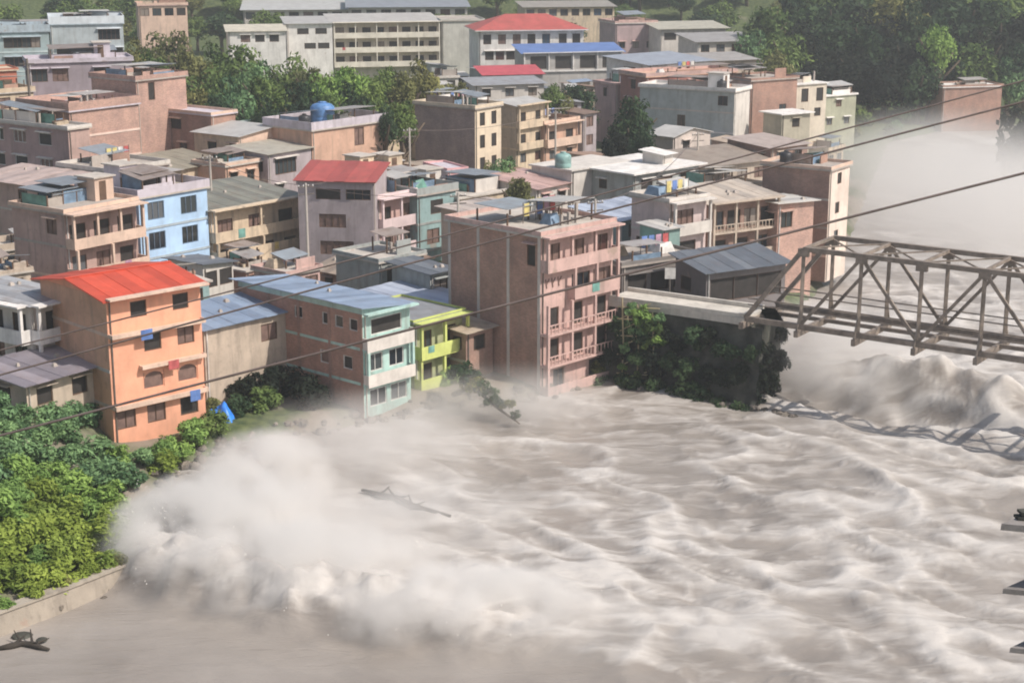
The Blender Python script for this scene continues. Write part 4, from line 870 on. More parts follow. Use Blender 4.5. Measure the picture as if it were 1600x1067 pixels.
# grove in the middle of town
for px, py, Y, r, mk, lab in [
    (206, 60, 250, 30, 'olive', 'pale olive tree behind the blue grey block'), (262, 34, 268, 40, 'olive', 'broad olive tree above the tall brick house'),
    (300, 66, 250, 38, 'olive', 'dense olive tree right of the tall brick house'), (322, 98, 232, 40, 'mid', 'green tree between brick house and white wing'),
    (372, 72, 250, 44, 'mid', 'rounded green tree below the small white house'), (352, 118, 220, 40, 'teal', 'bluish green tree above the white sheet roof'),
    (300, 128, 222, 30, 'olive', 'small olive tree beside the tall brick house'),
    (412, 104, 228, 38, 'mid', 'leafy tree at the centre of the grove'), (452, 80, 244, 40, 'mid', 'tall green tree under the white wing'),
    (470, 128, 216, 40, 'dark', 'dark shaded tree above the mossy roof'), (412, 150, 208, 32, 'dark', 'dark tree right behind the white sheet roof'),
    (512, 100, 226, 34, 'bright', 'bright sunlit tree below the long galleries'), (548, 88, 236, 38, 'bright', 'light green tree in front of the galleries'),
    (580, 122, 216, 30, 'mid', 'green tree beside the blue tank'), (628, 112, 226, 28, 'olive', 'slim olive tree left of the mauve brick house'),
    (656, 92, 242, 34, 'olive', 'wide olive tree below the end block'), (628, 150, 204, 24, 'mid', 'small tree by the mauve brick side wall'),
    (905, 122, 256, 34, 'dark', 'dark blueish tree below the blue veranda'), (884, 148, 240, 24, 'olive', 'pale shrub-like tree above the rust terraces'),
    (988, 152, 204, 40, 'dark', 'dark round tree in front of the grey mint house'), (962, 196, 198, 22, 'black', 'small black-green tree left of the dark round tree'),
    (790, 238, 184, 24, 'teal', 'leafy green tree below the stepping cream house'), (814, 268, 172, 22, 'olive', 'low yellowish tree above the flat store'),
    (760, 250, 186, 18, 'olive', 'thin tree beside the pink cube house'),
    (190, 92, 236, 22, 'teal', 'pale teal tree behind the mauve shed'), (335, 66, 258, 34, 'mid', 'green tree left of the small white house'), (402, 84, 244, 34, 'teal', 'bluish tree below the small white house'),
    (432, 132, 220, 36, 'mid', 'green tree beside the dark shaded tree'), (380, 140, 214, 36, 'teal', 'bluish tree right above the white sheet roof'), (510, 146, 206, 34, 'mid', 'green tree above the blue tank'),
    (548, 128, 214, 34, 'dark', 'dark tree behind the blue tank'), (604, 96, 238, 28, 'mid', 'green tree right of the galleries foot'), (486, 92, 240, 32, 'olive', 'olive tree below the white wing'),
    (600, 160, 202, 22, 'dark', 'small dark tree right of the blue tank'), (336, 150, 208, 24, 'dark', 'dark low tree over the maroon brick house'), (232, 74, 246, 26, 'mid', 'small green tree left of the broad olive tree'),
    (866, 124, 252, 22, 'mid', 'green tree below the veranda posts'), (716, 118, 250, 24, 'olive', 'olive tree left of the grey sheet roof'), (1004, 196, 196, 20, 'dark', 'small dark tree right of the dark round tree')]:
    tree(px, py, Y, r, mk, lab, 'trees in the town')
# wood beside the upper river
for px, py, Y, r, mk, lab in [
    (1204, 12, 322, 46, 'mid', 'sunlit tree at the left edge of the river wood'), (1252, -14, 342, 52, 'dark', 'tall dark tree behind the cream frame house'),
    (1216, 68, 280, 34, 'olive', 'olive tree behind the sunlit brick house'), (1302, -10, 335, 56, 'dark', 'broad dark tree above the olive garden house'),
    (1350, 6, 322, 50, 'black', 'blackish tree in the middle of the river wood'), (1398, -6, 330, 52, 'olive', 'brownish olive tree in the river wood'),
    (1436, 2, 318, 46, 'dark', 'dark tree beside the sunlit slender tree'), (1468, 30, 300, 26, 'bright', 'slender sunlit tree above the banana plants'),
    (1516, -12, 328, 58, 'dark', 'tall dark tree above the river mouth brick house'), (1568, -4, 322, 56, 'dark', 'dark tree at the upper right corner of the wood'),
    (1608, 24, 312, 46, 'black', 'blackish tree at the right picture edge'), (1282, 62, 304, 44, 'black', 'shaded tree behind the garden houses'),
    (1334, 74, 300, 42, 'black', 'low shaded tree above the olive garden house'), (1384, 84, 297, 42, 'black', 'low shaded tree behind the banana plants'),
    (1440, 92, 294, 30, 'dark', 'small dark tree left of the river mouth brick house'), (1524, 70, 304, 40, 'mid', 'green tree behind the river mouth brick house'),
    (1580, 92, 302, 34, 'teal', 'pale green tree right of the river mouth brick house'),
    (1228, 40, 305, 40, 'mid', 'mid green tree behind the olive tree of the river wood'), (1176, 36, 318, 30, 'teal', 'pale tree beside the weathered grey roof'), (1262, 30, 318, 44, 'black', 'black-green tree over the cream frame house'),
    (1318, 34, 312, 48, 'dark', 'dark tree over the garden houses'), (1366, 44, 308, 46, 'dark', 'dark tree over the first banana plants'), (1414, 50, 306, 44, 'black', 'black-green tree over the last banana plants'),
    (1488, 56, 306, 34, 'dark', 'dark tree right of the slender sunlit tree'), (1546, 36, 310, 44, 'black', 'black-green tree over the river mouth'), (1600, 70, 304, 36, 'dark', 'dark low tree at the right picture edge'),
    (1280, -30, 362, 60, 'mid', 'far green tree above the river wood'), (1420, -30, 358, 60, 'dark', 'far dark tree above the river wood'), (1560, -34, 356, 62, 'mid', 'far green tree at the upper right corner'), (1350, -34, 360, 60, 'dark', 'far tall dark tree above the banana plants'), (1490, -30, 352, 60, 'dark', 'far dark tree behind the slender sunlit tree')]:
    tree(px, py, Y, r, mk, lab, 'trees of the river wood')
rs = random.Random(11)
for i in range(230):
    y = rs.uniform(362, 480); x = rs.uniform(-.33, .33) * y
    if any(overlap(corners(*f[:5], 2.5), corners(x, y, 0, .1, .1)) for f in FOOT): continue
    h = rs.uniform(7, 12); root = empty('hillside_tree', (x, y, terrain(x, y)), rs.uniform(0, 6)); tag(root, 'far tree of the wooded hillside along the upper edge', 'tree', 'far trees of the wooded hillside')
    tk = obj('trunk', trunk_mesh(i % 5), root); tk.scale = (h,) * 3
    cr = obj('crown', cloud_mesh(i % 5, rs.choice(['dark', 'mid', 'olive', 'mid']), 'tree'), root, (0, 0, h * .6)); cr.scale = (h * .5, h * .5, h * .42)
# thicket on the near bank
rs = random.Random(5); k = 0
py = 640
while py < 918:
    lim = 150 if py < 668 else (262 if py < 760 else 246 - (py - 760) * .22)
    px = -20 + rs.uniform(0, 20)
    while px < lim:
        g = ground_at(px, py + 22)
        if land_dist(np.array([g.x]), np.array([g.y]))[0] > .6:
            tt = (py - 640) / 280 + rs.uniform(-.25, .25)
            mk = 'teal' if tt < .35 else ('bright' if tt < .62 else 'lime')
            lab = {'teal': 'bluish green leafy bush high on the near river bank', 'bright': 'fresh green leafy bush midway down the near river bank', 'lime': 'yellow green leafy bush low on the near river bank'}[mk]
            bush((g.x, g.y, g.z - .1), rs.uniform(1.25, 2.0), mk, lab, {'teal': 'upper bushes of the bank thicket', 'bright': 'middle bushes of the bank thicket', 'lime': 'lower bushes of the bank thicket'}[mk], rs.uniform(.75, 1.0))
        px += rs.uniform(30, 46)
    py += rs.uniform(26, 36)
rw = empty('retaining_wall', (-28, 83, 0)); tag(rw, 'pale stained concrete retaining wall below the leafy near bank', 'wall')
pts = [(-52, 72.6), (-40, 77.6), (-34, 80.2), (-28, 82.7), (-25, 86.3), (-22.1, 90.2), (-24.4, 96)]
for (x0, y0), (x1, y1) in zip(pts[:-1], pts[1:]):
    l_ = math.hypot(x1 - x0, y1 - y0); nx, ny = -(y1 - y0) / l_, (x1 - x0) / l_
    def wq(x, y, o, z): return (x + nx * o + 28, y + ny * o - 83, z)
    part('wall_section', MB().hexa([wq(x0, y0, -.55, -1.6), wq(x1, y1, -.55, -1.6), wq(x1, y1, .9, -1.6), wq(x0, y0, .9, -1.6), wq(x0, y0, -.05, 1.2), wq(x1, y1, -.05, 1.2), wq(x1, y1, .5, 1.2), wq(x0, y0, .5, 1.2)]), plaster((.36, .31, .255), .65), rw)
    part('coping', MB().hexa([wq(x0, y0, -.15, 1.202), wq(x1, y1, -.15, 1.202), wq(x1, y1, .6, 1.202), wq(x0, y0, .6, 1.202), wq(x0, y0, -.15, 1.34), wq(x1, y1, -.15, 1.34), wq(x1, y1, .6, 1.34), wq(x0, y0, .6, 1.34)]), plaster((.40, .35, .29), .65), rw)
for i in range(11):
    u_ = (i + .5) / 11; x_, y_ = (-40 + 12 * (u_ / .55), 77.8 + 5.1 * (u_ / .55)) if u_ < .55 else (-28 + 5.9 * ((u_ - .55) / .45), 82.9 + 7.5 * ((u_ - .55) / .45))
    bush((x_ - .25, y_ + .45, 1.0), rs.uniform(.7, 1.15), rs.choice(['lime', 'lime', 'bright', 'olive']), 'small yellow green bush hanging over the retaining wall', 'bushes hanging over the retaining wall', .8)
# shaded growth between and below the river houses
for px, py, r, mk, lab in [(352, 612, 1.9, 'mid', 'green bush at the right foot of the orange house'), (392, 628, 2.0, 'black', 'dark bush behind the spray by the orange house'), (438, 622, 2.3, 'black', 'large dark bush between orange and brick houses'),
                           (486, 634, 2.1, 'black', 'dark bush at the corner of the mint river front'), (420, 590, 1.9, 'dark', 'dark green bush under the blue annex'), (700, 600, 1.3, 'bright', 'light bush below the lime balcony'),
                           (930, 580, 1.0, 'olive', 'dry shrub at the foot of the pink house'), (300, 690, 1.6, 'bright', 'light green bush just below the orange house front'), (336, 676, 1.5, 'mid', 'green bush below the blue tarpaulin'), (270, 716, 1.6, 'bright', 'fresh bush at the tip of the thicket below the orange house'),
                           (368, 646, 1.5, 'dark', 'dark bush right of the blue tarpaulin'), (410, 640, 1.6, 'mid', 'green bush where the plume meets the bank'), (330, 640, 1.0, 'olive', 'small olive bush touching the orange house corner'), (255, 740, 1.5, 'lime', 'yellow green bush beside the spray at the bank')]:
    g = ground_at(px, py); bush((g.x, g.y, g.z - .2), r, mk, lab, None, .95)
# gap bushes in town
for px, py, r, mk, lab in [(1300, 186, 2.6, 'olive', 'pale bush below the olive garden house'), (1352, 196, 2.4, 'mid', 'round bush at the river garden edge'), (1412, 192, 2.6, 'teal', 'green bush below the banana plants'), (1470, 184, 2.6, 'mid', 'bush left of the river mouth brick house'),
                           (1250, 204, 2.4, 'olive', 'yellowish bush below the canopy hut'), (1330, 216, 2.2, 'olive', 'dry bush on the upper river bank'), (1400, 212, 2.4, 'teal', 'low bush on the upper river bank'),
                           (820, 288, 1.6, 'bright', 'bright bush on the flat store'), (900, 232, 2.0, 'dark', 'dark bush left of the dark round tree'), (930, 214, 2.2, 'mid', 'bush below the rust terraces')]:
    g = ground_at(px, py); bush((g.x, g.y, g.z), r, mk, lab, None, .9)
p = at(1606, 215, 236); bush((p.x, p.y, -.6), 5.2, 'black', 'dark bush hanging over the misty river at the right picture edge', None, 1.9)
# banana plants
def banana(px, py, label, n):
    g = ground_at(px, py); root = empty('banana_plant', g, n * 1.1); tag(root, label, 'plant', 'banana plants by the upper river')
    part('stem', MB().tube([(0, 0, -.2), (.05, 0, 1.2), (0, .05, 2.4)], [.22, .17, .1], 8), plain((.2, .2, .09), .8), root, True)
    for i in range(7):
        a = i * .9 + n; m = MB(); Lf = 2.4 + .5 * ((i * 7 + n) % 3); pts = []
        for j in range(7):
            u = j / 6; pts.append((Lf * u * .8, .42 * sin(pi * min(1, u * .92 + .08)), 2.2 + 1.5 * u - 1.9 * u * u))
        for (x0, w0, z0), (x1, w1, z1) in zip(pts[:-1], pts[1:]):
            for s in (-1, 1):
                q = [(x0, 0, z0), (x1, 0, z1), (x1, s * w1, z1 + .16), (x0, s * w0, z0 + .16)]
                m.quad(*[(x * cos(a) - y * sin(a), x * sin(a) + y * cos(a), z) for x, y, z in q])
        part('leaf', m, plain((.13, .24, .10), .5), root)
for i, (px, py, lab) in enumerate([(1362, 186, 'leftmost banana plant by the upper river'), (1386, 184, 'second banana plant from the garden house'), (1410, 182, 'third banana plant from the garden house'), (1434, 180, 'fourth banana plant from the garden house'), (1456, 180, 'banana plant nearest the river mouth brick house')]):
    banana(px, py, lab, i)
# tree torn loose, hanging in the water below the pink house
g0, g1 = atz(708, 588, 2.6), atz(812, 662, .3)
root = empty('uprooted_tree', g0); tag(root, 'uprooted dark olive tree leaning into the flood below the pink house', 'tree')
dv = g1 - g0
part('trunk', MB().tube([(0, 0, -1.5), dv * .3 + Vector((0, 0, .3)), dv * .7, dv], [.22, .17, .11, .05], 8), BARK, root, True)
for i, (u, r) in enumerate([(.02, 1.1), (.18, 1.35), (.34, 1.3), (.5, 1.2), (.64, 1.15), (.8, .9), (.95, .55)]):
    c = obj('foliage', cloud_mesh(i % 5, 'olive' if i % 3 == 2 else 'dark', 'small'), root, dv * u + Vector((0, 0, .5 + .3 * (i % 2)))); c.scale = (r, r, r * .9); c.rotation_euler = (0, 0, i)

# ================================================================== BRIDGE
B0 = Vector((20.6, 125.6, 0)); BD = Vector((.825, -.566, 0)).normalized(); BN = Vector((-BD.y, BD.x, 0)); BW, BZ, BH, PL, NP, T0 = 5.5, 6.75, 6.1, 4.7, 9, -2.7
STEEL = plain((.245, .20, .165), .6, .15, .3)
br = empty('truss_bridge', B0); tag(br, 'long grey steel truss bridge over the flooded river', 'bridge')
def bp(t_, s, z): return BD * t_ + BN * s + Vector((0, 0, z))
for s in (0.0, BW):
    part('bottom_chord', MB().bar(bp(T0, s, BZ), bp(T0 + NP * PL, s, BZ), .3, .42), STEEL, br)
    part('top_chord', MB().bar(bp(T0 + PL, s, BZ + BH), bp(T0 + (NP - 1) * PL, s, BZ + BH), .32, .36), STEEL, br)
    part('end_post', MB().bar(bp(T0, s, BZ + .1), bp(T0 + PL, s, BZ + BH), .32), STEEL, br)
    part('end_post', MB().bar(bp(T0 + NP * PL, s, BZ + .1), bp(T0 + (NP - 1) * PL, s, BZ + BH), .32), STEEL, br)
    for i in range(1, NP):
        part('vertical', MB().bar(bp(T0 + i * PL, s, BZ + .2), bp(T0 + i * PL, s, BZ + BH - .15), .22, .26), STEEL, br)
        part('gusset', MB().bar(bp(T0 + i * PL - .42, s, BZ + BH - .28), bp(T0 + i * PL + .42, s, BZ + BH - .28), .37, .6), STEEL, br)
        part('knee_brace', MB().bar(bp(T0 + i * PL, s + (.1 if s else -.1), BZ + 1.5), bp(T0 + i * PL, s + (.75 if s else -.75), BZ - .25), .12), STEEL, br)
    for i in range(1, NP - 1):
        a, b = (0, 1) if i % 2 else (1, 0)
        part('diagonal', MB().bar(bp(T0 + i * PL, s + .02, BZ + .15 + a * (BH - .3)), bp(T0 + (i + 1) * PL, s + .02, BZ + .15 + b * (BH - .3)), .2, .24), STEEL, br)
    for z in (1.1, .6):
        part('handrail', MB().bar(bp(T0, s + (-.3 if s else .3), BZ + .5 + z), bp(T0 + NP * PL, s + (-.3 if s else .3), BZ + .5 + z), .09), STEEL, br)
for i in range(NP + 1):
    part('floor_beam', MB().bar(bp(T0 + i * PL, -.9, BZ - .42), bp(T0 + i * PL, BW + .9, BZ - .42), .3, .5), STEEL, br)
for i in range(1, NP):
    part('top_strut', MB().bar(bp(T0 + i * PL, .1, BZ + BH + .02), bp(T0 + i * PL, BW - .1, BZ + BH + .02), .2, .24), STEEL, br)
    if i < NP - 1:
        for a, b in ((.15, BW - .15), (BW - .15, .15)):
            part('sway_brace', MB().bar(bp(T0 + i * PL, a, BZ + BH + (.06 if a < 1 else -.1)), bp(T0 + (i + 1) * PL, b, BZ + BH + (.06 if a < 1 else -.1)), .11), STEEL, br)
for i in range(int(NP * PL / 1.2)):
    part('deck_plank', MB().box((-.57, .28, BZ - .14), (.57, BW - .28, BZ + .1)), plain((.34, .30, .26), .9), br)
    o = br.children[-1]; o.location = bp(T0 + .6 + i * 1.2, 0, 0); o.rotation_euler = (0, 0, math.atan2(BD.y, BD.x))
part('stringer', MB().bar(bp(T0, 1.4, BZ - .3), bp(T0 + NP * PL, 1.4, BZ - .3), .2, .3), STEEL, br)
part('stringer', MB().bar(bp(T0, BW - 1.4, BZ - .3), bp(T0 + NP * PL, BW - 1.4, BZ - .3), .2, .3), STEEL, br)
# approach slab and abutment
ap = empty('bridge_approach', B0); tag(ap, 'pale concrete approach slab between the pink house and the truss bridge', 'road')
q = [bp(-15.5, -.3, BZ - .05), bp(T0 - .02, -.3, BZ + .06), bp(T0 - .02, 3.6, BZ + .06), bp(-15.5, 3.6, BZ - .05)]
part('slab', MB().sheet(*q, .55), plaster((.56, .52, .46), .4), ap)
part('kerb', MB().bar(bp(-15.4, -.1, BZ + .12), bp(T0 - .1, -.1, BZ + .24), .25, .32), plaster((.62, .58, .52), .3), ap)
part('kerb', MB().bar(bp(-15.4, 3.4, BZ + .12), bp(T0 - .1, 3.4, BZ + .24), .25, .32), plaster((.62, .58, .52), .3), ap)
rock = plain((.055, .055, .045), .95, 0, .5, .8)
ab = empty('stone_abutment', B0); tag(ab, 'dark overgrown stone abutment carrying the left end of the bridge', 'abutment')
m = MB(); nU, nV = 46, 16
def abp(u, v):
    t_ = -16.5 + u * 15.4
    z = -2.6 + v * (BZ - .62 + 2.6); ins = (1 - v) * 1.6
    n_ = float(fbm(np.array([t_ * .45]), np.array([z * .55 + 3]), 4)[0]) * 1.0
    return bp(t_, -.1 - ins + n_ * (1 - v ** 4), z)
k0 = len(m.v)
for j in range(nV + 1):
    for i in range(nU + 1): m.v.append(tuple(abp(i / nU, j / nV)))
for j in range(nV):
    for i in range(nU):
        a = k0 + j * (nU + 1) + i; m.f.append((a, a + 1, a + nU + 2, a + nU + 1))
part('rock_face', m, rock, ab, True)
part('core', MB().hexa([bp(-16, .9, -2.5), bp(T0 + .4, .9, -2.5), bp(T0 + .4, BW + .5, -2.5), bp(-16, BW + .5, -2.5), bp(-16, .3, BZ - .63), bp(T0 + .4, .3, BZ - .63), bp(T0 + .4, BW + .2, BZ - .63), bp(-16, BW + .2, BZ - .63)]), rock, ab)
part('pier_cap', MB().bar(bp(T0 - .9, .3, BZ - .9), bp(T0 - .9, BW - .3, BZ - .9), 1.2, .5), CONC, ab)
ra = random.Random(4)
for i in range(30):
    t_ = -16 + (i % 10) * 1.55 + ra.uniform(-.4, .4); v = (i // 10) / 2.6 + ra.uniform(0, .12); z = -.2 + v * 5.6; r = ra.uniform(1.1, 1.7)
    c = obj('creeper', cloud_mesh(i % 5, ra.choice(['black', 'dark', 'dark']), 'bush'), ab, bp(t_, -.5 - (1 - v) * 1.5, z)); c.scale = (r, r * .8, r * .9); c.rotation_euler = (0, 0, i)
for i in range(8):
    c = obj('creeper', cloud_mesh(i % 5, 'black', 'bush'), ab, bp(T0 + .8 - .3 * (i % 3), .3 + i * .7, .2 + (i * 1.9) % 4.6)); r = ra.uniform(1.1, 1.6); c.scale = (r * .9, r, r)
# scaffold hung with creeper at the pink house
sc_ = empty('creeper_scaffold', (9.0, 131.6, 0)); tag(sc_, 'bamboo scaffold hung with green creeper between pink house and bridge', 'scaffold')
BAM = plain((.40, .33, .2), .8)
for i, (x, y) in enumerate([(0, 0), (1.2, -.5), (2.4, -1.0), (.5, .8), (3.0, -.4)]):
    part('pole', MB().tube([(x, y, -1.8), (x + .1, y, 3.5), (x - .05, y + .05, 7.4 - .5 * i)], .07, 6), BAM, sc_)
for z in (1.0, 2.6, 4.2, 5.6, 6.6):
    part('ledger', MB().tube([(-.4, .2, z), (2.9, -1.2, z + .15)], .055, 6), BAM, sc_)
    part('brace', MB().tube([(-.2, .1, z - 1), (2.2, -.9, z + .5)], .045, 6), BAM, sc_)
for i, (x, y, z, r) in enumerate([(.6, -.4, 6.6, .9), (1.5, -.8, 6.0, 1.1), (2.3, -1.2, 5.2, 1.1), (1.2, -.8, 4.9, .9), (2.9, -1.2, 4.2, .9), (1.9, -1.2, 3.9, .8), (.2, -.3, 3.2, .6), (.1, -.3, 1.6, .5), (1.1, -.8, 1.0, .55), (2.8, -1.3, 6.0, .7)]):
    c = obj('creeper', cloud_mesh(i % 5, ('teal', 'bright', 'mid')[i % 3], 'small'), sc_, (x, y, z)); c.scale = (r, r, r * 1.1)

# ================================================================== CABLES, NEAR HOUSE, SMALL THINGS
RUB = plain((.15, .115, .105), .7)
for pts, r, lab in [([(0, 548), (157, 505), (477, 427), (721, 362), (990, 288), (1245, 223), (1479, 157), (1600, 128)], .024, 'uppermost of the three cables strung across the town'),
                    ([(0, 586), (315, 500), (595, 422), (800, 370), (977, 322), (1200, 262), (1406, 213), (1600, 157)], .03, 'middle of the three cables strung across the town'),
                    ([(0, 681), (170, 636), (556, 536), (800, 472), (998, 425), (1195, 375), (1416, 317), (1600, 270)], .038, 'lowest of the three cables strung across the town')]:
    P = [at(x, y, 46) for x, y in pts]; c = np.polyfit([p.x for p in P], [p.z for p in P], 2)
    m = MB().tube([(x, 46, float(np.polyval(c, x))) for x in np.linspace(-34, 34, 70)], r, 6)
    tag(part('overhead_cable', m, RUB, None, True), lab, 'cable', 'cables strung across the town')
nb = empty('near_house', (22.5, 57.5, 2.0)); tag(nb, 'concrete sunshades of a near house jutting in at the right picture edge', 'house')
part('wall', MB().box((4.2, -10, -3), (15, 6, 14.6)), CONC, nb)
SHD = plaster((.24, .22, .21), .5)
for px, py, th in [(1563, 828, .26), (1566, 927, .2), (1577, 1019, .2)]:
    p = at(px, py, 60.5) - Vector((22.5, 57.5, 2.0))
    ring = [(p.x, p.y), (p.x + 3.4, p.y - .9), (4.3, p.y - 1.0), (4.3, p.y + 2.3), (p.x + 2.5, p.y + 2.1)]; m = MB()
    m.v = [(x, y, p.z) for x, y in ring] + [(x + .03, y + .02, p.z + th) for x, y in ring]; m.f = [(4, 3, 2, 1, 0), (5, 6, 7, 8, 9)] + [(i, (i + 1) % 5, 5 + (i + 1) % 5, 5 + i) for i in range(5)]
    part('sunshade', m, SHD, nb)
    if th > .25:
        rr = random.Random(3)
        for i in range(9):
            y0_ = rr.uniform(0, 1.0); x, y = p.x + .3 + y0_ * 1.25 + rr.uniform(0, 1.2), p.y + .1 + y0_; s = rr.uniform(.25, .5)
            part('slate', MB().hexa([(x, y, p.z + th + .1 * (i % 4)), (x + s, y - .1, p.z + th + .1 * (i % 4)), (x + s, y + s, p.z + th + .1 * (i % 4)), (x - .05, y + s, p.z + th + .1 * (i % 4)), (x, y, p.z + th + .1 * (i % 4) + .12), (x + s, y - .1, p.z + th + .1 * (i % 4) + .16), (x + s, y + s, p.z + th + .1 * (i % 4) + .13), (x - .05, y + s, p.z + th + .1 * (i % 4) + .1)]), rr.choice([SHD, rock, CONC]), nb)
def tank(label, lab_house, u, v, r, h, m, dz=.172):
    root, L, D, H = HOUSES[lab_house]; M = root.matrix_basis
    loc = M @ Vector((u * L, v * D, H + dz))
    t_ = empty('water_tank', loc); tag(t_, label, 'tank', 'rooftop water tanks')
    part('body', MB().lathe([(r * .95, 0), (r, .06), (r, h * .3), (r * .97, h * .33), (r, h * .36), (r, h * .8), (r * .8, h * .92), (r * .38, h)], 16), m, t_, True)
    part('lid', MB().lathe([(r * .36, h), (r * .36, h + .12), (r * .1, h + .16)], 12), m, t_, True)
BLK, BLT, TEALT = plain((.03, .03, .035), .45), plain((.10, .22, .45), .5), plain((.22, .36, .34), .5)
T_H = 'terracotta house with single brown door carrying a blue tank'
tank('large blue water tank on the terracotta house', T_H, .45, .5, 1.45, 2.4, BLT)
tank('black water tank on the terracotta house', T_H, .18, .45, .7, 1.3, BLK)
tank('teal water tank on the pinkish terrace beside the blank wall', 'large pale windowless wall of a plain house in mid town', .06, .3, .9, 1.6, TEALT)
tank('black water tank on the light blue house', 'light blue rendered house with square dark windows above the orange house', .85, .6, .6, 1.2, BLK)
tank('black water tank on the tall brown brick house', 'tall brown brick house with narrow sunlit cream end at the river bend', .3, .75, .65, 1.2, BLK)
tank('white water tank on the big banded brick house', 'large windowless pinkish brick house with banded sunlit front', .7, .6, .65, 1.2, WHITEF)
tank('black water tank on the salmon grey house', 'salmon grey house with wide open balconies left of the light blue house', .8, .7, .6, 1.1, BLK)
tank('black water tank on the grey mint house', 'shaded grey mint house with pale roof slab and sunlit corner strip', .4, .2, .7, 1.2, BLK)
tank('black water tank on the blue grey block', 'blue grey block with white parapet wall behind the brick houses', .5, .3, .8, 1.4, BLK)
# sign by the bridge
p = at(1047, 432, 137.4); sg = empty('sign_board', (p.x, p.y, terrain(p.x, p.y))); tag(sg, 'small white sign board in the dark gap left of the bridge', 'sign')
hz_ = p.z - sg.location.z
part('post', MB().box((-.05, -.05, -.2), (.05, .05, hz_)), IRON, sg); part('board', MB().box((-.45, -.1, hz_ - .2), (.45, -.055, hz_ + .75)), WHITEF, sg)
# tarpaulin by the orange house
p = ground_at(345, 655); tp = empty('blue_tarp', (p.x, p.y, max(p.z, .4))); tag(tp, 'bright blue tarpaulin bundle at the foot of the orange house', 'tarp')
m = MB(); n1 = 12
for j in range(n1 + 1):
    for i in range(n1 + 1):
        u, v = i / n1 * 2 - 1, j / n1 * 2 - 1; e = max(0, 1 - u ** 4) * max(0, 1 - v ** 4)
        m.v.append((u * 1.0 + .1 * sin(5 * v), v * .8 + .08 * cos(6 * u), -.3 + 1.25 * e * (1 + .25 * sin(4 * u + 3 * v)) + .1 * sin(9 * u) * e))
for j in range(n1):
    for i in range(n1): a = j * (n1 + 1) + i; m.f.append((a, a + 1, a + n1 + 2, a + n1 + 1))
part('sheet', m, plain((.04, .22, .75), .4), tp, True)
# driftwood and stones
DRIFT = plain((.05, .04, .032), .95)
def log(pts, r, label, up):
    P = [atz(x, y, .5) for x, y in pts]; P = [Vector((q.x, q.y, float(waves(np.array([q.x]), np.array([q.y]))[0][0]) + up)) for q in P]
    zm = sum(q.z for q in P) / len(P); P = [Vector((q.x, q.y, .6 * zm + .4 * q.z)) for q in P]; o = empty('driftwood_log', P[0]); tag(o, label, 'log')
    part('trunk', MB().tube([q - P[0] for q in P], [r * .5, r, r * .8, r * 1.05, r * .7, r * .35][:len(P)], 8), DRIFT, o, True)
    for k_, (i_, dx, dy, dz) in enumerate([(1, .6, .7, .35), (2, .9, -.4, .25), (3, -.3, .9, .45), (3, .7, .5, .15), (2, -.5, .5, .5)]):
        part('branch', MB().tube([P[i_] - P[0], P[i_] - P[0] + Vector((dx * .55, dy * .5, dz * .5)), P[i_] - P[0] + Vector((dx * 1.1, dy, dz * 1.1))], [r * .5, r * .3, r * .12], 6), DRIFT, o)
log([(566, 766), (592, 775), (618, 779), (645, 793), (670, 801), (704, 808)], .24, 'dark driftwood log floating in the middle of the rapids', .12)
log([(-6, 1003), (16, 999), (34, 995), (50, 997), (62, 1001), (76, 1004)], .2, 'short driftwood log stranded at the lower left water edge', .12)
rb = np.random.RandomState(12); V, Fc = [], []
def boulder(x, y, z, r):
    k = len(V); n_, m_ = 7, 5
    for j in range(m_):
        for i in range(n_):
            th, ph = 2 * pi * i / n_, pi * (j + .5) / m_; q = r * rb.uniform(.75, 1.15); V.append((x + q * sin(ph) * cos(th), y + q * sin(ph) * sin(th), z - q * .7 * cos(ph)))
    for j in range(m_ - 1):
        for i in range(n_): Fc.append((k + j * n_ + i, k + j * n_ + (i + 1) % n_, k + (j + 1) * n_ + (i + 1) % n_, k + (j + 1) * n_ + i))
    Fc.append(tuple(k + (m_ - 1) * n_ + i for i in range(n_)))
for (x0, y0), (x1, y1), cnt in [((-24.2, 107), (-21.2, 115), 26), ((-21.2, 115), (-12.3, 120), 34), ((-12.3, 120), (-6.5, 124.6), 34), ((-6.5, 124.6), (2.3, 127.4), 44), ((2.3, 127.4), (8.8, 133.2), 24), ((9, 131), (21, 123), 40), ((-40, 77.2), (-22, 89.8), 30)]:
    for _ in range(cnt):
        t_ = rb.rand(); o_ = rb.uniform(-1.0, 1.1); x, y = x0 + (x1 - x0) * t_ + o_ * .6, y0 + (y1 - y0) * t_ - o_ * .8
        boulder(x, y, max(.1, terrain(x, y)) + rb.uniform(-.1, .15), .16 + .42 * rb.rand() ** 2)
me = bpy.data.meshes.new('rubble'); me.from_pydata(V, [], Fc); me.materials.append(plain((.17, .145, .12), .95, 0, .5, .9)); tag(obj('rubble', me), 'broken stones and rubble along the waterline of the town', 'rubble', None, 'stuff')
for i, (px, py, r, lab) in enumerate([(35, 990, .5, 'dark rounded stone beside the stranded log'), (66, 996, .38, 'small dark stone at the tip of the stranded log')]):
    p = atz(px, py, .15); m = MB(); rr = np.random.RandomState(i)
    m.lathe([(r * (.3 + .7 * math.sin(pi * (k_ + .5) / 8)) * rr.uniform(.85, 1.1), r * (-.5 + k_ / 8)) for k_ in range(8)], 10)
    o = part('stone', m, rock, None, True); o.location = p - Vector((0, 0, .1)); o.scale = (1.25, .9, .55); o.rotation_euler = (.15, .1, i + .5); tag(o, lab, 'stone')
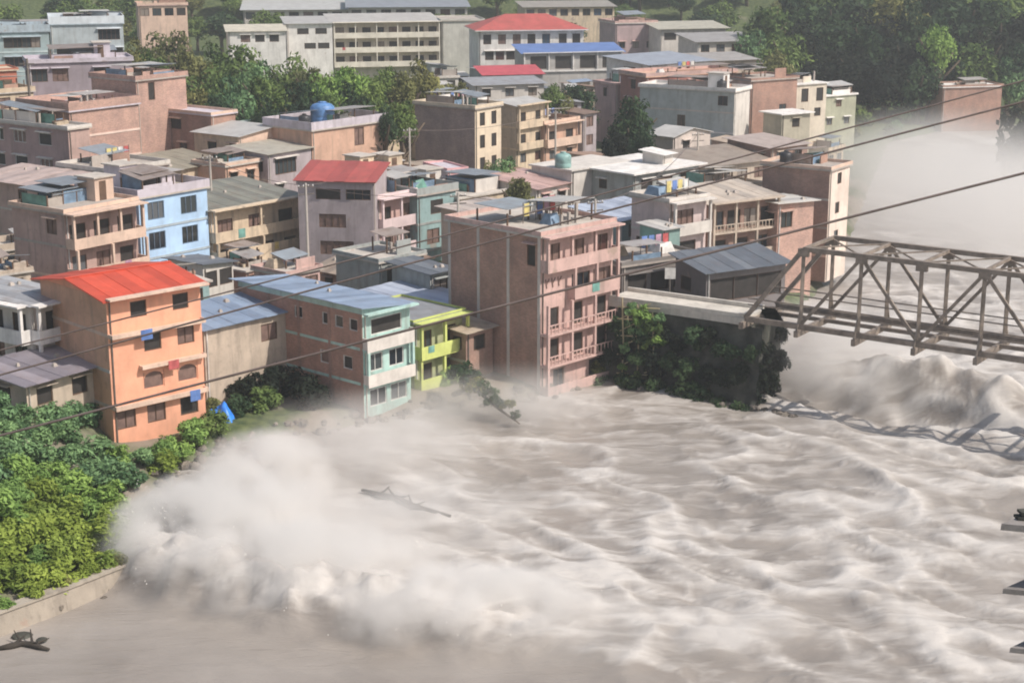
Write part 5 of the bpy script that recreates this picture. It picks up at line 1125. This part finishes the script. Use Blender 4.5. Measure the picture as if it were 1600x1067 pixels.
# utility pole
p = at(46, 150, 200); up = empty('utility_pole', (p.x, p.y, terrain(p.x, p.y))); tag(up, 'dark utility pole beside the rust cabin', 'pole')
hp = at(46, 92, 200).z - up.location.z
part('shaft', MB().tube([(0, 0, -.3), (0, 0, hp)], [.2, .14], 8), IRON, up); part('crossarm', MB().box((-.9, -.06, hp - .7), (.9, .06, hp - .55)), IRON, up)

TOPS = []
for px, py, Y, hp, lab in [(478, 300, 158, 8.5, 'utility pole between the cream gallery house and the mauve house'), (716, 350, 152, 9, 'utility pole at the back corner of the pink house'), (868, 210, 212, 9, 'utility pole beside the rust terraces'),
                           (640, 230, 196, 8.5, 'utility pole left of the mauve brick house'), (1090, 240, 196, 9, 'utility pole above the white slab roof'), (930, 330, 150, 9, 'utility pole right behind the pink house'), (330, 300, 170, 9, 'utility pole behind the light blue house')]:
    p = at(px, py, Y); g = terrain(p.x, p.y); u_ = empty('utility_pole', (p.x, p.y, g), .4); tag(u_, lab, 'pole', 'utility poles of the town')
    part('shaft', MB().tube([(0, 0, -.3), (0, 0, hp + 2)], [.17, .11], 8), CONC2, u_)
    for zz in (hp + 1.6, hp + .9): part('crossarm', MB().box((-.8, -.05, zz), (.8, .05, zz + .1)), IRON, u_)
    for xx in (-.7, -.25, .25, .7): part('insulator', MB().lathe([(.05, hp + 1.7), (.08, hp + 1.76), (.03, hp + 1.88)], 8, (xx, 0)), WHITEF, u_)
    TOPS.append(Vector((p.x, p.y, g + hp + 1.8)))
for a_, b_, lab in [(0, 6, 'thin wire from the mauve house pole to the light blue house pole'), (0, 1, 'thin wire from the mauve house pole to the pink house pole'), (1, 5, 'thin wire behind the roof of the pink house'), (2, 3, 'thin wire over the mauve brick house'), (5, 4, 'thin wire from the pink house to the white slab roof'), (3, 0, 'thin wire over the stacked sheet house')]:
    A_, B_ = TOPS[a_], TOPS[b_]; sag = (B_ - A_).length * .035
    tag(part('wire', MB().tube([A_.lerp(B_, i / 16) - Vector((0, 0, sag * 4 * (i / 16) * (1 - i / 16))) for i in range(17)], .028, 5), RUB, None), lab, 'wire', 'thin wires of the town')

# ================================================================== SPRAY AND HAZE
def vol_mat(dens, lo, hi, scale, name):
    m = bpy.data.materials.new(name); m.use_nodes = True; t = m.node_tree; t.nodes.clear(); L = t.links
    out = t.nodes.new('ShaderNodeOutputMaterial'); pv = t.nodes.new('ShaderNodeVolumePrincipled'); L.new(pv.outputs[0], out.inputs['Volume'])
    pv.inputs['Color'].default_value = (.95, .932, .912, 1); pv.inputs['Anisotropy'].default_value = 0.1
    tc = t.nodes.new('ShaderNodeTexCoord'); ln = t.nodes.new('ShaderNodeVectorMath'); ln.operation = 'LENGTH'; L.new(tc.outputs['Object'], ln.inputs[0])
    mr = t.nodes.new('ShaderNodeMapRange'); mr.interpolation_type = 'SMOOTHSTEP'; L.new(ln.outputs['Value'], mr.inputs['Value'])
    mr.inputs['From Min'].default_value = 1.0; mr.inputs['From Max'].default_value = 0.15
    geo = t.nodes.new('ShaderNodeNewGeometry'); fac = noise(t, scale, 4, geo.outputs['Position'], None, .58)
    m2 = t.nodes.new('ShaderNodeMapRange'); m2.interpolation_type = 'SMOOTHSTEP'; L.new(fac, m2.inputs['Value']); m2.inputs['From Min'].default_value = lo; m2.inputs['From Max'].default_value = hi
    mu = t.nodes.new('ShaderNodeMath'); mu.operation = 'MULTIPLY'; L.new(mr.outputs[0], mu.inputs[0]); L.new(m2.outputs[0], mu.inputs[1])
    mu2 = t.nodes.new('ShaderNodeMath'); mu2.operation = 'MULTIPLY'; mu2.inputs[1].default_value = dens; L.new(mu.outputs[0], mu2.inputs[0]); L.new(mu2.outputs[0], pv.inputs['Density'])
    return m
def ball():
    m = MB(); n = 20; m.lathe([(max(.001, sin(pi * i / 12)), -cos(pi * i / 12)) for i in range(13)], n); return m
SPR = vol_mat(4.0, .36, .60, .27, 'spray'); MIST = vol_mat(.30, .3, .65, .2, 'thin_mist'); RMIST = vol_mat(.10, .2, .6, .05, 'river_mist')
SPOTS = [((-17.5, 95, 1.6), (7.5, 8.5, 3.5), SPR, 'white spray thrown up where the surge hits the leafy bank'), ((-16.6, 105, 1.2), (5.6, 6.5, 3.3), SPR, 'plume of spray before the orange house'),
         ((-12.5, 88.8, 1.2), (9.5, 5.4, 3.3), SPR, 'billowing spray along the front of the surge'), ((-3.0, 84.6, .7), (9, 5, 2.7), SPR, 'low spray at the tail of the surge'),
         ((-21.4, 93.5, 1.2), (4.0, 4.6, 3.0), SPR, 'spray curling against the tip of the bank'), ((-10, 111, 1.6), (10, 9, 4.0), MIST, 'thin mist before the brick and mint house'),
         ((-8, 97, 1.4), (13, 9, 3.0), MIST, 'thin mist over the middle of the surge'), ((7, 81.5, .6), (11, 4.5, 2.2), MIST, 'thin mist at the far end of the surge'),
         ((-1, 122, 1.2), (11, 7, 3.4), MIST, 'thin mist at the foot of the pink house'), ((27, 135, 2.2), (12, 11, 5.0), MIST, 'thin mist under the truss bridge'), ((29, 129.5, .8), (9, 5, 2.6), MIST, 'mist over the standing wave below the bridge'),
         ((62, 208, 1), (30, 68, 12), RMIST, 'pale mist lying over the upper river')]
for c, r, vm, lab in SPOTS:
    o = part('spray' if vm is SPR else 'mist', ball(), vm, None); o.location = c; o.scale = r; tag(o, lab, 'spray' if vm is SPR else 'mist', None, 'stuff')
rs2 = np.random.RandomState(8); V, Fc = [], []
for c, r, vm, lab in SPOTS[:5]:
    for _ in range(500):
        d = rs2.randn(3); d /= np.linalg.norm(d); d[2] = abs(d[2]); q = np.array(c) + d * np.array(r) * rs2.uniform(.35, 1.12) * np.array([1, 1, .9]); e = .01 + .03 * rs2.rand() ** 3
        k = len(V); V += [tuple(q + np.array(v) * e * np.array([1, 1, rs2.uniform(.8, 1.8)])) for v in ((1, 0, 0), (-.5, .87, 0), (-.5, -.87, 0), (0, 0, 1), (0, 0, -1))]
        Fc += [(k, k + 1, k + 3), (k + 1, k + 2, k + 3), (k + 2, k, k + 3), (k + 1, k, k + 4), (k + 2, k + 1, k + 4), (k, k + 2, k + 4)]
me = bpy.data.meshes.new('spray_droplets'); me.from_pydata(V, [], Fc); me.materials.append(plain((.7, .67, .64), .4)); tag(obj('spray_droplets', me), 'flung droplets around the spray at the near bank', 'spray', None, 'stuff')
hm = bpy.data.materials.new('haze'); hm.use_nodes = True; t = hm.node_tree; t.nodes.clear()
out = t.nodes.new('ShaderNodeOutputMaterial'); pv = t.nodes.new('ShaderNodeVolumePrincipled'); t.links.new(pv.outputs[0], out.inputs['Volume'])
pv.inputs['Color'].default_value = (.88, .92, .96, 1); pv.inputs['Density'].default_value = .00038; pv.inputs['Anisotropy'].default_value = .2
tag(part('haze', MB().box((-2600, -400, -4), (2600, 4100, 190)), hm, None), kind='stuff')
